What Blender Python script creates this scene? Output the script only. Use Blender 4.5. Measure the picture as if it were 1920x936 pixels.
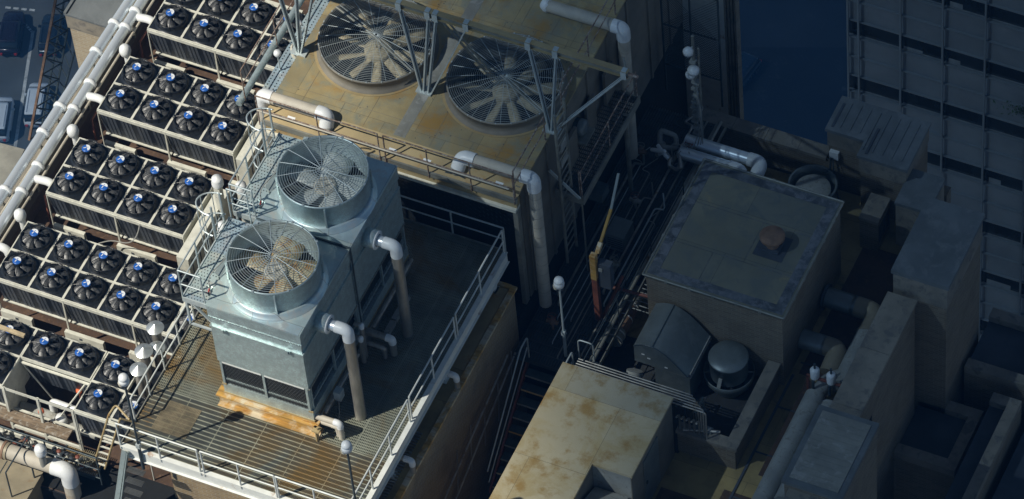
import bpy, math, random
import numpy as np
from mathutils import Vector, Matrix
random.seed(7)
R_ = math.radians
for o in list(bpy.data.objects): bpy.data.objects.remove(o, do_unlink=True)
S = bpy.context.scene
COL = S.collection
# ------------------------------------------------------------ camera
FPX, PX, PY = 9266.006, 1262.2346, 1498.0015
ROT = np.array([[0.9186901933567201, 0.39304332137394343, -0.03905478400313121], [0.3152541736201134, -0.7892328249280857, -0.5269974896250771], [-0.23795616118371804, 0.47183524198534904, -0.8489690040133006]])
CAM = np.array([38.09653558, -58.55919887, 93.85347199])
cam = bpy.data.cameras.new('camera'); camo = bpy.data.objects.new('camera', cam); COL.objects.link(camo)
cam.sensor_fit = 'HORIZONTAL'; cam.sensor_width = 36; cam.lens = FPX/1920*36
cam.shift_x = (960-PX)/1920; cam.shift_y = (PY-468)/1920
cam.clip_start = 1; cam.clip_end = 3000
M3 = Matrix([[ROT[0][i], -ROT[1][i], -ROT[2][i]] for i in range(3)])
camo.matrix_world = Matrix.Translation(CAM) @ M3.to_4x4()
S.camera = camo
S.render.resolution_x = 1024; S.render.resolution_y = 499
# ------------------------------------------------------------ light
SUN_EL = R_(50); SDX, SDY = -0.67, -0.74
sd = Vector((SDX, SDY, 0)).normalized()*math.cos(SUN_EL); sd.z = math.sin(SUN_EL)   # towards the sun
w = bpy.data.worlds.new('World'); S.world = w; w.use_nodes = True
nt = w.node_tree; bg = nt.nodes['Background']
sky = nt.nodes.new('ShaderNodeTexSky'); sky.sky_type = 'NISHITA'; sky.sun_disc = False
sky.sun_elevation = SUN_EL; sky.sun_rotation = math.atan2(sd.x, sd.y); sky.air_density = 1.0; sky.ozone_density = 5.0; sky.dust_density = .0
nt.links.new(sky.outputs[0], bg.inputs[0]); bg.inputs[1].default_value = 0.06
sl = bpy.data.lights.new('sun', 'SUN'); sl.energy = 5.0; sl.angle = R_(.5); sl.color = (1, .94, .82)
so = bpy.data.objects.new('sun', sl); COL.objects.link(so); so.rotation_euler = sd.to_track_quat('Z', 'Y').to_euler(); so.location = (-60, -60, 90)
S.view_settings.view_transform = 'Standard'; S.view_settings.look = 'None'; S.view_settings.gamma = 1; S.view_settings.exposure = .15
S.view_settings.use_curve_mapping = False

def at(px, py, z):
    """world point at height z seen at a given place of the survey photograph"""
    d = ROT.T @ np.array([(px-PX)/FPX, (py-PY)/FPX, 1.])
    return Vector(CAM + d*(z-CAM[2])/d[2])
def V(*a): return Vector(a)

# ------------------------------------------------------------ materials
MATS = {}
def mat(name, col, rough=.6, metal=0, var=.15, scale=3, rust=None, rust_amt=.35, rust_scale=1.2, spot=None, spot_amt=.3, spot_scale=8, bump=0, bscale=40, streak=None, spec=.5, grain=.0, rvar=.12, panel=None, rdist=.6):
    m = bpy.data.materials.new(name); m.use_nodes = True; t = m.node_tree; N = t.nodes; L = t.links
    b = N['Principled BSDF']; b.inputs['Roughness'].default_value = rough; b.inputs['Metallic'].default_value = metal
    b.inputs['Specular IOR Level'].default_value = spec
    tc = N.new('ShaderNodeTexCoord').outputs['Object']
    ge = N.new('ShaderNodeNewGeometry').outputs['Position']
    def noise(s, det=5, r=.6, vec=ge, dist=0):
        n = N.new('ShaderNodeTexNoise'); n.inputs['Scale'].default_value = s; n.inputs['Detail'].default_value = det; n.inputs['Roughness'].default_value = r; n.inputs['Distortion'].default_value = dist
        L.new(vec, n.inputs['Vector']); return n.outputs['Fac']
    def ramp(f, a, b_):
        r = N.new('ShaderNodeMapRange'); r.interpolation_type = 'SMOOTHSTEP'; r.inputs[1].default_value = a; r.inputs[2].default_value = b_; L.new(f, r.inputs[0]); return r.outputs[0]
    def mix(f, a, b_, mode='MIX'):
        x = N.new('ShaderNodeMix'); x.data_type = 'RGBA'; x.blend_type = mode
        if isinstance(f, (int, float)): x.inputs[0].default_value = f
        else: L.new(f, x.inputs[0])
        for i, c in ((6, a), (7, b_)):
            if isinstance(c, tuple): x.inputs[i].default_value = (*c, 1)
            else: L.new(c, x.inputs[i])
        return x.outputs[2]
    vec = ge
    if streak:
        mp = N.new('ShaderNodeMapping'); mp.inputs['Scale'].default_value = streak; L.new(ge, mp.inputs[0]); vec = mp.outputs[0]
    hi = tuple(min(1, c*(1+var)) for c in col); lo = tuple(c*(1-var*1.3) for c in col)
    c = mix(ramp(noise(scale, vec=vec), .3, .7), lo, hi)
    if grain: c = mix(ramp(noise(60, 2), .35, .65), mix(grain, c, (0, 0, 0), 'MIX'), c)
    if spot: c = mix(ramp(noise(spot_scale, 6, .7, dist=.5), .62-spot_amt*.4, .72-spot_amt*.2), c, spot)
    if rust: c = mix(ramp(noise(rust_scale, 8, .68, vec=vec, dist=rdist), .66-rust_amt*.5, .80-rust_amt*.3), c, rust)
    if panel:
        br = N.new('ShaderNodeTexBrick'); L.new(ge, br.inputs['Vector']); br.inputs['Scale'].default_value = 1; br.inputs['Brick Width'].default_value = panel[0]; br.inputs['Row Height'].default_value = panel[1]
        br.inputs['Mortar Size'].default_value = .006; br.inputs['Mortar Smooth'].default_value = .3; br.inputs['Color1'].default_value = (1.12, 1.08, 1.0, 1); br.inputs['Color2'].default_value = (.80, .84, .92, 1); br.inputs['Mortar'].default_value = (.5, .48, .45, 1)
        c = mix(1.0, c, br.outputs['Color'], 'MULTIPLY')
    L.new(c, b.inputs['Base Color'])
    rr = N.new('ShaderNodeMapRange'); rr.inputs[3].default_value = max(.05, rough-rvar); rr.inputs[4].default_value = min(1, rough+rvar); L.new(noise(scale*2.3), rr.inputs[0]); L.new(rr.outputs[0], b.inputs['Roughness'])
    if bump:
        bm = N.new('ShaderNodeBump'); bm.inputs['Strength'].default_value = bump; bm.inputs['Distance'].default_value = .02; L.new(noise(bscale), bm.inputs['Height']); L.new(bm.outputs[0], b.inputs['Normal'])
    MATS[name] = m; return m
def brickmat(name, c1, c2, mortar, bw=.24, bh=.075, stain=(.12, .09, .06)):
    m = bpy.data.materials.new(name); m.use_nodes = True; t = m.node_tree; N = t.nodes; L = t.links; b = N['Principled BSDF']; b.inputs['Roughness'].default_value = .85
    ge = N.new('ShaderNodeNewGeometry').outputs['Position']; sp = N.new('ShaderNodeSeparateXYZ'); L.new(ge, sp.inputs[0])
    ad = N.new('ShaderNodeMath'); ad.operation = 'ADD'; L.new(sp.outputs[0], ad.inputs[0]); L.new(sp.outputs[1], ad.inputs[1])
    cb = N.new('ShaderNodeCombineXYZ'); L.new(ad.outputs[0], cb.inputs[0]); L.new(sp.outputs[2], cb.inputs[1])
    br = N.new('ShaderNodeTexBrick'); L.new(cb.outputs[0], br.inputs['Vector']); br.inputs['Scale'].default_value = 1
    br.inputs['Brick Width'].default_value = bw; br.inputs['Row Height'].default_value = bh; br.inputs['Mortar Size'].default_value = .009
    br.inputs['Color1'].default_value = (*c1, 1); br.inputs['Color2'].default_value = (*c2, 1); br.inputs['Mortar'].default_value = (*mortar, 1)
    n = N.new('ShaderNodeTexNoise'); n.inputs['Scale'].default_value = 1.3; n.inputs['Detail'].default_value = 7; L.new(ge, n.inputs['Vector'])
    r = N.new('ShaderNodeMapRange'); r.inputs[1].default_value = .5; r.inputs[2].default_value = .8; r.inputs[4].default_value = .6; L.new(n.outputs['Fac'], r.inputs[0])
    x = N.new('ShaderNodeMix'); x.data_type = 'RGBA'; L.new(r.outputs[0], x.inputs[0]); L.new(br.outputs['Color'], x.inputs[6]); x.inputs[7].default_value = (*stain, 1)
    L.new(x.outputs[2], b.inputs['Base Color'])
    bm = N.new('ShaderNodeBump'); bm.inputs['Distance'].default_value = .01; bm.inputs['Strength'].default_value = .6; bm.invert = True; L.new(br.outputs['Fac'], bm.inputs['Height']); L.new(bm.outputs[0], b.inputs['Normal'])
    MATS[name] = m
RUST = (.30, .12, .03); RUSTD = (.12, .05, .02)
mat('galv', (.50, .63, .63), .42, .55, .16, 5, spot=(.42, .47, .48), spot_amt=.5, spot_scale=30)
mat('galv_top', (.56, .70, .73), .40, .5, .15, 1.2, panel=(1.21, 1.3), spot=(.62, .66, .64), spot_amt=.4, spot_scale=3, bump=.05, bscale=6)
mat('galv_dull', (.30, .36, .36), .5, .35, .15, 1.5, spot=(.25, .30, .30), spot_amt=.4, spot_scale=14, rust=(.26, .19, .10), rust_amt=.1, streak=(1, 1, .3))
mat('galv_rail', (.52, .58, .58), .45, .3, .1, 4)
mat('rail_white', (.66, .69, .66), .5, .1, .08, 4, rust=(.34, .19, .09), rust_amt=.12, rust_scale=5)
mat('rail_brown', (.22, .14, .10), .7, 0, .3, 6, spot=(.42, .38, .33), spot_amt=.4, spot_scale=12)
mat('rail_dark', (.055, .075, .085), .5, .2, .2, 5)
mat('white_paint', (.74, .76, .72), .5, 0, .06, 4, rust=(.38, .19, .07), rust_amt=.16, rust_scale=2.6)
mat('white_fit', (.78, .80, .80), .38, 0, .04, 5)
mat('cream', (.64, .64, .56), .5, 0, .1, 5, rust=(.16, .12, .07), rust_amt=.12, rust_scale=4)
mat('black_top', (.016, .020, .026), .33, 0, .25, 6, spot=(.045, .05, .055), spot_amt=.15)
mat('black_plastic', (.014, .017, .021), .3, 0, .15, 8)
mat('blade_black', (.065, .068, .070), .48, 0, .2, 9, spec=.8)
mat('wire_black', (.012, .015, .02), .4)
mat('coil_dark', (.012, .016, .022), .5, 0, .2, 4)
mat('coil_grey', (.075, .088, .108), .5, .1, .1, 5)
mat('blue', (.02, .11, .42), .35, 0, .05)
mat('logo_white', (.75, .78, .8), .4, 0, .02)
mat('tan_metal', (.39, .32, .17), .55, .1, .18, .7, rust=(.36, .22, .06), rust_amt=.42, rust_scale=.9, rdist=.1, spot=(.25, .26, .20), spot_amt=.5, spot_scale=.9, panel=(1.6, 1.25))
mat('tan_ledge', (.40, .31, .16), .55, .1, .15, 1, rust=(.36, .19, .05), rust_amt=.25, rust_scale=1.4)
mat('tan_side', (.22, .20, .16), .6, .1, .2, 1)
mat('old_steel', (.30, .30, .26), .5, .4, .2, 2, rust=(.22, .13, .06), rust_amt=.2, rust_scale=2)
mat('rust_steel', (.52, .30, .07), .65, .1, .3, 1.5, spot=(.62, .55, .40), spot_amt=.5, spot_scale=1.6, rust=(.32, .14, .03), rust_amt=.3, rust_scale=2, streak=(.7, 5, 5))
mat('blade_cream', (.50, .44, .28), .5, 0, .15, 6, rust=(.40, .20, .05), rust_amt=.45, rust_scale=5)
mat('blade_clean', (.50, .54, .52), .5, 0, .1, 6)
mat('fan_tan', (.40, .35, .23), .6, 0, .2, 7, rust=RUST, rust_amt=.1, rust_scale=5)
mat('hub_light', (.56, .53, .44), .6, 0, .1, 12, spot=(.3, .26, .18), spot_amt=.3, spot_scale=20)
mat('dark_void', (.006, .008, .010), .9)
mat('fill_dark', (.010, .013, .016), .4, 0, .3, 20)
mat('fill_grey', (.06, .065, .065), .4, 0, .3, 20)
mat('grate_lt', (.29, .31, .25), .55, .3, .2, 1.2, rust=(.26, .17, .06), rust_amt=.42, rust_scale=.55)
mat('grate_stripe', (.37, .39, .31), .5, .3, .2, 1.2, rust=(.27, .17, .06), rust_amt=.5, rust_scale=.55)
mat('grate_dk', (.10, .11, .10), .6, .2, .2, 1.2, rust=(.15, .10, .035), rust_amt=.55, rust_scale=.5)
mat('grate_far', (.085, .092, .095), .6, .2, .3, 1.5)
mat('board', (.26, .22, .14), .8, 0, .3, 4)
mat('roof_brown', (.085, .05, .032), .85, 0, .3, 1.1, spot=(.15, .09, .05), spot_amt=.2, bump=.3)
mat('roof_dark', (.035, .037, .038), .9, 0, .3, .8, spot=(.08, .075, .07), spot_amt=.2, spot_scale=3)
mat('lag_tan', (.30, .26, .18), .55, .1, .15, 1.5, rust=(.24, .13, .05), rust_amt=.15)
mat('pipe_alu', (.80, .86, .90), .30, .55, .02, 3, rvar=.02)
mat('pipe_old', (.40, .38, .34), .42, .6, .25, 3, rust=(.28, .20, .11), rust_amt=.3, rust_scale=2, streak=(1, 1, .25))
mat('pipe_tan', (.50, .46, .38), .62, 0, .12, 2, rust=(.3, .22, .12), rust_amt=.12)
mat('stone', (.25, .225, .18), .85, 0, .15, 1.6, spot=(.15, .14, .125), spot_amt=.3, spot_scale=3, bump=.2)
mat('concrete', (.25, .25, .22), .85, 0, .18, 1.2, spot=(.33, .33, .31), spot_amt=.25, spot_scale=2.5, rust=(.12, .12, .11), rust_amt=.2, bump=.2)
mat('cap_grey', (.13, .145, .15), .8, 0, .15, 1.3, spot=(.17, .185, .19), spot_amt=.3, spot_scale=2)
mat('asphalt', (.085, .10, .105), .85, 0, .2, .12, spot=(.10, .115, .12), spot_amt=.3, spot_scale=.05)
mat('road_paint', (.5, .52, .5), .7, 0, .3, 1.5)
mat('roof_tan', (.50, .44, .30), .7, 0, .06, .5, rust=(.33, .215, .07), rust_amt=.38, rust_scale=1.7, rdist=0, spot=(.44, .36, .20), spot_amt=.45, spot_scale=.8, panel=(2.9, 2.1))
mat('roof_yellow', (.32, .25, .11), .85, 0, .25, .9, panel=(2.2, 1.2), rust=(.12, .085, .05), rust_amt=.25)
mat('roof_grey', (.19, .19, .145), .75, 0, .12, .7, panel=(2.6, 1.3), spot=(.15, .16, .14), spot_amt=.4, spot_scale=1.6, rust=(.28, .24, .14), rust_amt=.2)
mat('roof_edge', (.10, .11, .12), .6, .1, .4, 2.2, spot=(.19, .20, .22), spot_amt=.5, spot_scale=4)
mat('membrane', (.06, .07, .085), .75, 0, .2, 1)
mat('duct_grey', (.20, .23, .23), .45, .4, .12, 1.5, spot=(.24, .27, .27), spot_amt=.3, spot_scale=2)
mat('red_paint', (.20, .065, .04), .6, 0, .25, 3, rust=(.16, .06, .03), rust_amt=.3)
mat('yellow_paint', (.38, .23, .04), .6, 0, .2, 2, rust=(.25, .12, .03), rust_amt=.3, rust_scale=2)
mat('orange', (.75, .16, .05), .5)
mat('rusty_cap', (.23, .14, .09), .75, 0, .25, 4, rust=RUSTD, rust_amt=.3)
mat('insul', (.33, .335, .31), .75, 0, .15, 2, spot=(.25, .24, .2), spot_amt=.3, rust=(.18, .11, .07), rust_amt=.1)
mat('facade', (.21, .23, .245), .6, .1, .12, .6)
mat('mullion', (.24, .27, .29), .45, .3, .06, 1)
mat('glass_dark', (.02, .025, .03), .12, 0, .3, .7)
mat('blind', (.22, .24, .25), .7)
mat('leaf', (.05, .10, .03), .7, 0, .4, 5)
mat('tarp', (.20, .21, .20), .8, 0, .25, 3, bump=.6, bscale=6)
mat('wood', (.20, .15, .10), .85, 0, .35, 3, streak=(1, 6, 6), spot=(.36, .33, .28), spot_amt=.3)
mat('wood_lt', (.52, .42, .26), .8, 0, .2, 4)
mat('cone_alu', (.66, .69, .68), .35, .75, .06, 5)
mat('car_dark', (.018, .012, .022), .25, .3, .1, 2); mat('car_blue', (.02, .035, .05), .25, .3, .1, 2)
mat('car_white', (.62, .68, .72), .35, 0, .05, 2); mat('car_glass', (.012, .018, .025), .1, 0, .1, 2)
mat('tail_red', (.35, .02, .02), .3); mat('tyre', (.01, .01, .01), .8)
mat('cable', (.30, .30, .28), .6)
mat('cable_red', (.5, .06, .05), .6)
mat('teal_rope', (.05, .35, .45), .5)
brickmat('brick_tan', (.36, .26, .13), (.27, .19, .10), (.36, .32, .25))
brickmat('brick_grey', (.22, .18, .125), (.16, .13, .09), (.24, .215, .17))
brickmat('brick_dark', (.11, .07, .05), (.075, .05, .04), (.12, .10, .085))
brickmat('brick_pale', (.44, .37, .25), (.38, .30, .19), (.48, .44, .36))
# ------------------------------------------------------------ mesh builder
ORG = {}
def tag(o, label=None, cat=None, group=None, kind=None):
    if label: o['label'] = label
    if cat: o['category'] = cat
    if group: o['group'] = group
    if kind: o['kind'] = kind
    return o
def thing(name, label, cat, loc=(0, 0, 0), group=None):
    o = bpy.data.objects.new(name, None); COL.objects.link(o); o.location = loc; o.empty_display_size = .1
    ORG[o.name] = Vector(loc); return tag(o, label, cat, group)
class MB:
    def __init__(s, m='galv'): s.v = []; s.f = []; s.mi = []; s.ms = [m]; s.sm = []; s.cur = 0
    def m(s, name):
        if name not in s.ms: s.ms.append(name)
        s.cur = s.ms.index(name); return s
    def add(s, vs, fs, smooth=False):
        b = len(s.v); s.v += [tuple(v) for v in vs]
        for f in fs: s.f.append([b+i for i in f]); s.mi.append(s.cur); s.sm.append(smooth)
        return s
    def box(s, a, b):
        x0, y0, z0 = [min(a[i], b[i]) for i in range(3)]; x1, y1, z1 = [max(a[i], b[i]) for i in range(3)]
        return s.add([(x0,y0,z0),(x1,y0,z0),(x1,y1,z0),(x0,y1,z0),(x0,y0,z1),(x1,y0,z1),(x1,y1,z1),(x0,y1,z1)], [(0,3,2,1),(4,5,6,7),(0,1,5,4),(1,2,6,5),(2,3,7,6),(3,0,4,7)])
    def bar(s, a, b, w, h=None, up=(0, 0, 1)):
        """rectangular bar from a to b, width w (sideways), height h (along up)"""
        a = Vector(a); b = Vector(b); h = h or w; d = (b-a).normalized(); u = Vector(up)
        if abs(d.dot(u)) > .98: u = Vector((0, 1, 0))
        sd_ = d.cross(u).normalized()*w/2; u2 = sd_.cross(d).normalized()*h/2
        vs = [p+i*sd_+j*u2 for p in (a, b) for i, j in ((-1, -1), (1, -1), (1, 1), (-1, 1))]
        return s.add(vs, [(0,1,2,3),(7,6,5,4),(0,4,5,1),(1,5,6,2),(2,6,7,3),(3,7,4,0)])
    def prism(s, pts, z0, z1):
        n = len(pts); vs = [(p[0], p[1], z0) for p in pts]+[(p[0], p[1], z1) for p in pts]
        ar = sum(pts[i][0]*pts[(i+1) % n][1]-pts[(i+1) % n][0]*pts[i][1] for i in range(n))
        if (ar < 0) != (z1 < z0): 
            return s.add(vs, [tuple(range(n)), tuple(range(2*n-1, n-1, -1))]+[(i, i+n, (i+1) % n+n, (i+1) % n) for i in range(n)])
        return s.add(vs, [tuple(range(n-1, -1, -1)), tuple(range(n, 2*n))]+[(i, (i+1) % n, (i+1) % n+n, i+n) for i in range(n)])
    def tube(s, path, r, n=8, caps=True, rs=None):
        P = [Vector(p) for p in path]; T = []
        for i in range(len(P)):
            a = P[max(0, i-1)]; b = P[min(len(P)-1, i+1)]; T.append((b-a).normalized())
        u = Vector((0, 0, 1)) if abs(T[0].z) < .9 else Vector((1, 0, 0)); u = (u-T[0]*u.dot(T[0])).normalized(); vs = []
        for i, p in enumerate(P):
            u = (u-T[i]*u.dot(T[i])).normalized(); w_ = T[i].cross(u); rr = rs[i] if rs else r
            for k in range(n): a = 2*math.pi*k/n; vs.append(p+(u*math.cos(a)+w_*math.sin(a))*rr)
        fs = [(i*n+k, i*n+(k+1) % n, (i+1)*n+(k+1) % n, (i+1)*n+k) for i in range(len(P)-1) for k in range(n)]
        s.add(vs, fs, n > 5)
        if caps: s.add(vs[:n], [tuple(range(n-1, -1, -1))]); s.add(vs[-n:], [tuple(range(n))])
        return s
    def lathe(s, c, prof, n=32, axis='z', a0=0, a1=2*math.pi, smooth=True):
        c = Vector(c); full = abs(a1-a0-2*math.pi) < 1e-6; m_ = n if full else n+1; vs = []
        for r, h in prof:
            for k in range(m_):
                a = a0+(a1-a0)*k/n; x, y = r*math.cos(a), r*math.sin(a)
                vs.append(c+(V(x, y, h) if axis == 'z' else V(h, x, y) if axis == 'x' else V(y, h, x)))
        fs = [(i*m_+k, i*m_+(k+1) % m_, (i+1)*m_+(k+1) % m_, (i+1)*m_+k) for i in range(len(prof)-1) for k in range(n)]
        return s.add(vs, fs, smooth)
    def disc(s, c, r, n=24, sx=1, nrm=None, up=True):
        c = Vector(c); vs = [c+V(r*math.cos(2*math.pi*k/n), r*math.sin(2*math.pi*k/n), 0) for k in range(n)]
        return s.add(vs, [tuple(range(n)) if up else tuple(range(n-1, -1, -1))])
    def build(s, name, parent=None, label=None, cat=None, group=None, kind=None, bevel=0):
        me = bpy.data.meshes.new(name); org = Vector((0, 0, 0)); 
        if parent is not None:
            org = ORG[parent.name]
        elif s.v:
            A = np.array(s.v); org = Vector(((A[:, 0].min()+A[:, 0].max())/2, (A[:, 1].min()+A[:, 1].max())/2, A[:, 2].min()))
        me.from_pydata([(v[0]-org.x, v[1]-org.y, v[2]-org.z) for v in s.v], [], s.f)
        for n in s.ms: me.materials.append(MATS[n])
        me.polygons.foreach_set('material_index', s.mi); me.polygons.foreach_set('use_smooth', s.sm); me.update()
        o = bpy.data.objects.new(name, me); COL.objects.link(o); ORG[o.name] = org
        if parent is None: o.location = org
        else: o.parent = parent
        if bevel:
            b = o.modifiers.new('bevel', 'BEVEL'); b.width = bevel; b.segments = 2; b.limit_method = 'ANGLE'
        return tag(o, label, cat, group, kind)
def children(o): return [c for c in COL.objects if c.parent == o]
def copy_tree(o, loc=None, parent=None, kids=None):
    if kids is None:
        kids = {}
        for c in COL.objects:
            if c.parent: kids.setdefault(c.parent.name, []).append(c)
    c = o.copy(); COL.objects.link(c); ORG[c.name] = Vector(loc) if loc is not None else ORG.get(o.name, Vector())
    if parent is not None: c.parent = parent
    if loc is not None: c.location = loc
    for ch in kids.get(o.name, []): copy_tree(ch, None, c, kids)
    return c
def fillet(P, r=.2, n=6):
    P = [Vector(p) for p in P]; out = [P[0]]
    for i in range(1, len(P)-1):
        a = (P[i-1]-P[i]); b = (P[i+1]-P[i]); rr = min(r, a.length*.49, b.length*.49); a.normalize(); b.normalize()
        p0 = P[i]+a*rr; p1 = P[i]+b*rr
        for k in range(n+1):
            t = k/n; out.append(p0*(1-t)**2+P[i]*2*t*(1-t)+p1*t*t)
    out.append(P[-1]); return out
def struct(mb, name): return mb.build(name, kind='structure')
def along(a, b, d):
    a = Vector(a); b = Vector(b); return a+(b-a).normalized()*d
# ============================================================ SETTING
SHADE_A, SHADE_B, SHADE_D = 620, 1290, .57  # span and strength of the added, unseen sun-dimming slab
GZ = -233.0
b = MB('asphalt'); b.box((-900, -700, GZ-1), (700, 1300, GZ)); struct(b, 'street')
ln0, ln1 = at(62, 58, GZ), at(30, 265, GZ); STD = (ln1-ln0).normalized(); STN = V(-STD.y, STD.x, 0)
b = MB('road_paint'); e0 = ln0; e1 = ln1+STD*2
b.add([e0-STN*.14+V(0,0,.01), e1-STN*.14+V(0,0,.01), e1+STN*.14+V(0,0,.01), e0+STN*.14+V(0,0,.01)], [(0,1,2,3)])
for p0, p1 in (((10, 14), (70, 20)), ((48, 46), (62, 62))):
    q0, q1 = at(*p0, GZ), at(*p1, GZ); n = V(-(q1-q0).y, (q1-q0).x, 0).normalized()*.12
    for k in range(4):
        a, c = q0.lerp(q1, k/4), q0.lerp(q1, k/4+.17); b.add([a-n+V(0,0,.01), c-n+V(0,0,.01), c+n+V(0,0,.01), a+n+V(0,0,.01)], [(0,1,2,3)])
struct(b, 'road_markings')
RZ = -2.3
for q_, m_, z_ in ((((1325, -60), (1640, -60), (1640, 89), (1325, 89)), 'shade_upper', .012), (((1325, 89), (1640, 89), (1640, 330), (1325, 330)), 'shade_lower', .012)):  # two dark sheets: shade of the right hand street put into the colour
    mat(m_, (.028, .032, .036) if m_ == 'shade_upper' else (.012, .014, .017), .9, 0, .3, .1, spot=(.045, .05, .05), spot_amt=.1, spot_scale=.4)
    P = [at(*p, GZ) for p in q_]; b = MB(m_); b.add([(p.x, p.y, GZ+z_) for p in P], [(3, 2, 1, 0)]); struct(b, 'street_shade')
# ---- plant roof the condensers stand on, the block below it
pb = thing('plant_building', 'tall brick plant building whose brown roof carries the rows of condensers', 'building', (-7, 5, RZ-.1))
b = MB('brick_dark'); b.box((-10.75, 0-2.6, GZ), (-3.2, 26, RZ-.02)); b.m('brick_tan').box((-10.753, -2.6, -14), (-10.75, 26, RZ-.1))
b.build('wall', pb)
b = MB('roof_brown'); b.box((-10.5, -2.6, RZ-.018), (-3.2, 26, RZ)); b.build('roof', pb)
b = MB('stone'); b.box((-10.82, -2.6, RZ), (-10.5, 26, -1.5)); b.m('stone').box((-10.86, -2.6, -1.498), (-10.46, 26, -1.42))
b.build('parapet_wall', label='pale stone parapet running beside the two silver pipes', cat='wall')
b = MB('brick_dark'); b.box((-10.497, 1.6, RZ), (-10.3, 26, -1.8)); b.build('inner_wall', label='dark red brick ledge between the silver pipes and the condensers', cat='wall')
# ---- bulkhead top left
b0 = thing('brick_bulkhead', 'pale brick bulkhead with a grey stone cap at the edge of the street', 'bulkhead', (-10.9, 9.6, -10))
BX0, BX1, BY0, BY1, BT = -12.5, -11.05, 10.62, 14.5, -2.0
b = MB('brick_pale'); b.box((BX0+.06, BY0+.06, GZ), (BX1-.06, BY1, BT-.55)); b.build('wall', b0)
b = MB('stone'); b.box((BX0+.02, BY0+.02, BT-.55), (BX1-.02, BY1, BT-.06)); b.build('stone_band', b0)
b = MB('cap_grey'); b.box((BX0, BY0, BT-.06), (BX1, BY1, BT)); b.box((BX0+.0, BY0, BT), (BX0+.07, BY1, BT+.05)); b.build('cap', b0)
b = MB('concrete'); P = [at(-60, 245, -9), at(0, 268, -9), at(46, 280, -9), at(18, 335, -9), at(-10, 380, -9), at(-80, 400, -9)]
b.prism([(p.x, p.y) for p in P], -60, -9); b.build('concrete_roof', label='bare concrete roof edge beside the silver pipes at the left border', cat='roof')
# ---- brick building under the deck
b0 = thing('brick_building', 'tan brick building with rusty roof edge beneath the grating deck', 'building', (0, 2, -8))
b = MB('brick_tan'); b.box((-3.25, -1.75, -30), (2.2, 6.1, -1.06)); b.build('wall', b0)
b = MB('rust_steel'); b.box((2.12, -1.8, -1.06), (2.27, 6.15, -.98)); b.box((1.35, 6.05, -1.06), (2.115, 6.17, -.99)); b.build('roof_edge', b0)
b = MB('roof_yellow'); b.box((-3.2, -1.6, -1.058), (2.11, 6.04, -1.02)); b.m('tan_ledge').box((1.7, 3.4, -1.019), (2.1, 6.0, -1.0))
for k in range(34): b.m('pipe_old').box((1.05, -1.5+k*.085, -1.018), (1.95, -1.46+k*.085, -.985))
b.build('roof', b0)
b = MB('membrane'); b.box((2.2, -.9, -4.2), (2.24, .05, -1.9)); d = b.build('door', b0, label='dark metal door in the shaded brick side')
b = MB('pipe_old'); b.box((2.242, -.15, -3.1), (2.27, -.08, -3.0)); b.build('handle', d)
b = MB('pipe_old'); b.tube(fillet([(2.3, .25, -5), (2.3, .25, -2.2), (2.3, -1.2, -1.7)], .2), .035); b.tube([(2.33, 1.2, -3.5), (2.33, 5.2, -2.5)], .03); b.tube([(2.33, 1.8, -4.2), (2.33, 5.6, -2.9)], .03)
for k in range(5): b.tube([(2.33, 2+k*.8, -4.2), (2.33, 2.2+k*.8, -2.6)], .018, 5)
b.build('wall_conduit', b0)
# ---- alley
b = MB('roof_dark'); b.box((-3.2, -12, -9.2), (4.0, 14, -9)); struct(b, 'alley_floor')
b = MB('roof_dark'); b.box((-11, -16, -9), (2.19, -2.62, -8.2)); struct(b, 'lower_roof')
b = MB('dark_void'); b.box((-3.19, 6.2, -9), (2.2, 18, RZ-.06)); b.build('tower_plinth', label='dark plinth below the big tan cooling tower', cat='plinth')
# ---- terrace right
tb = thing('terrace_building', 'building carrying the yellow boarded terrace and the right hand roofs', 'building', (7, 3, -5))
b = MB('brick_dark'); b.box((4.0, -8, GZ), (10.4, 14, -4.102)); b.build('wall', tb)
b = MB('roof_yellow'); b.box((4.0, -8, -4.1), (10.4, 14.0, -4)); b.build('roof', tb)
for k, (x0, y0, x1, y1) in enumerate(((6.9, 2.4, 8.2, 3.9), (8.95, 5.1, 9.6, 8.2), (8.7, 8.3, 9.9, 12.6), (8.35, -3, 9.4, 4.4))):
    b = MB('roof_brown'); b.box((x0, y0, -3.999), (x1, y1, -3.985)); b.build('roof_mat', label=['small brown mat on the terrace by the door of the roof block', 'long narrow brown mat beside the lagged pipe', 'brown mat below the stained elbows', 'wide brown mat at the lower end of the lagged pipe'][k], cat='mat', group='brown mats on the terrace')
for k in range(9): b = MB('membrane'); b.box((8.62, -3+k*1.45, -3.984), (9.5, -2.96+k*1.45, -3.97)); b.build('seam_strip', tb)
b = MB('membrane'); b.box((8.56, 2.2, -3.984), (8.62, 8.2, -3.96)); b.build('gutter', tb)
# ---- rust stained roof block
b0 = thing('roof_block', 'flat cream roof block with rust patches at the lower centre', 'bulkhead', (5.4, 2.5, -4))
L = [(4.0, -4), (5.8, -4), (5.8, 2.5), (6.82, 2.5), (6.82, 4.93), (4.0, 4.93)]
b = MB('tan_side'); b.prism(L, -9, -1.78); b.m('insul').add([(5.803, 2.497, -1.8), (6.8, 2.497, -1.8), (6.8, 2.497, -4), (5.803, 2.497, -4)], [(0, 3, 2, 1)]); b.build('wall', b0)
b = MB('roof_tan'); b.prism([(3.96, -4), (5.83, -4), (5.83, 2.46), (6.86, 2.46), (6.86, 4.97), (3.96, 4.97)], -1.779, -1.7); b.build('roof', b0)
b = MB('duct_grey'); b.box((6.82, 3.15, -3.85), (6.85, 4.0, -2.05)); d = b.build('door', b0, label='grey metal door in the side wall')
b = MB('rail_dark'); b.box((6.851, 3.22, -3.0), (6.88, 3.27, -2.9)); b.build('handle', d)
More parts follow.
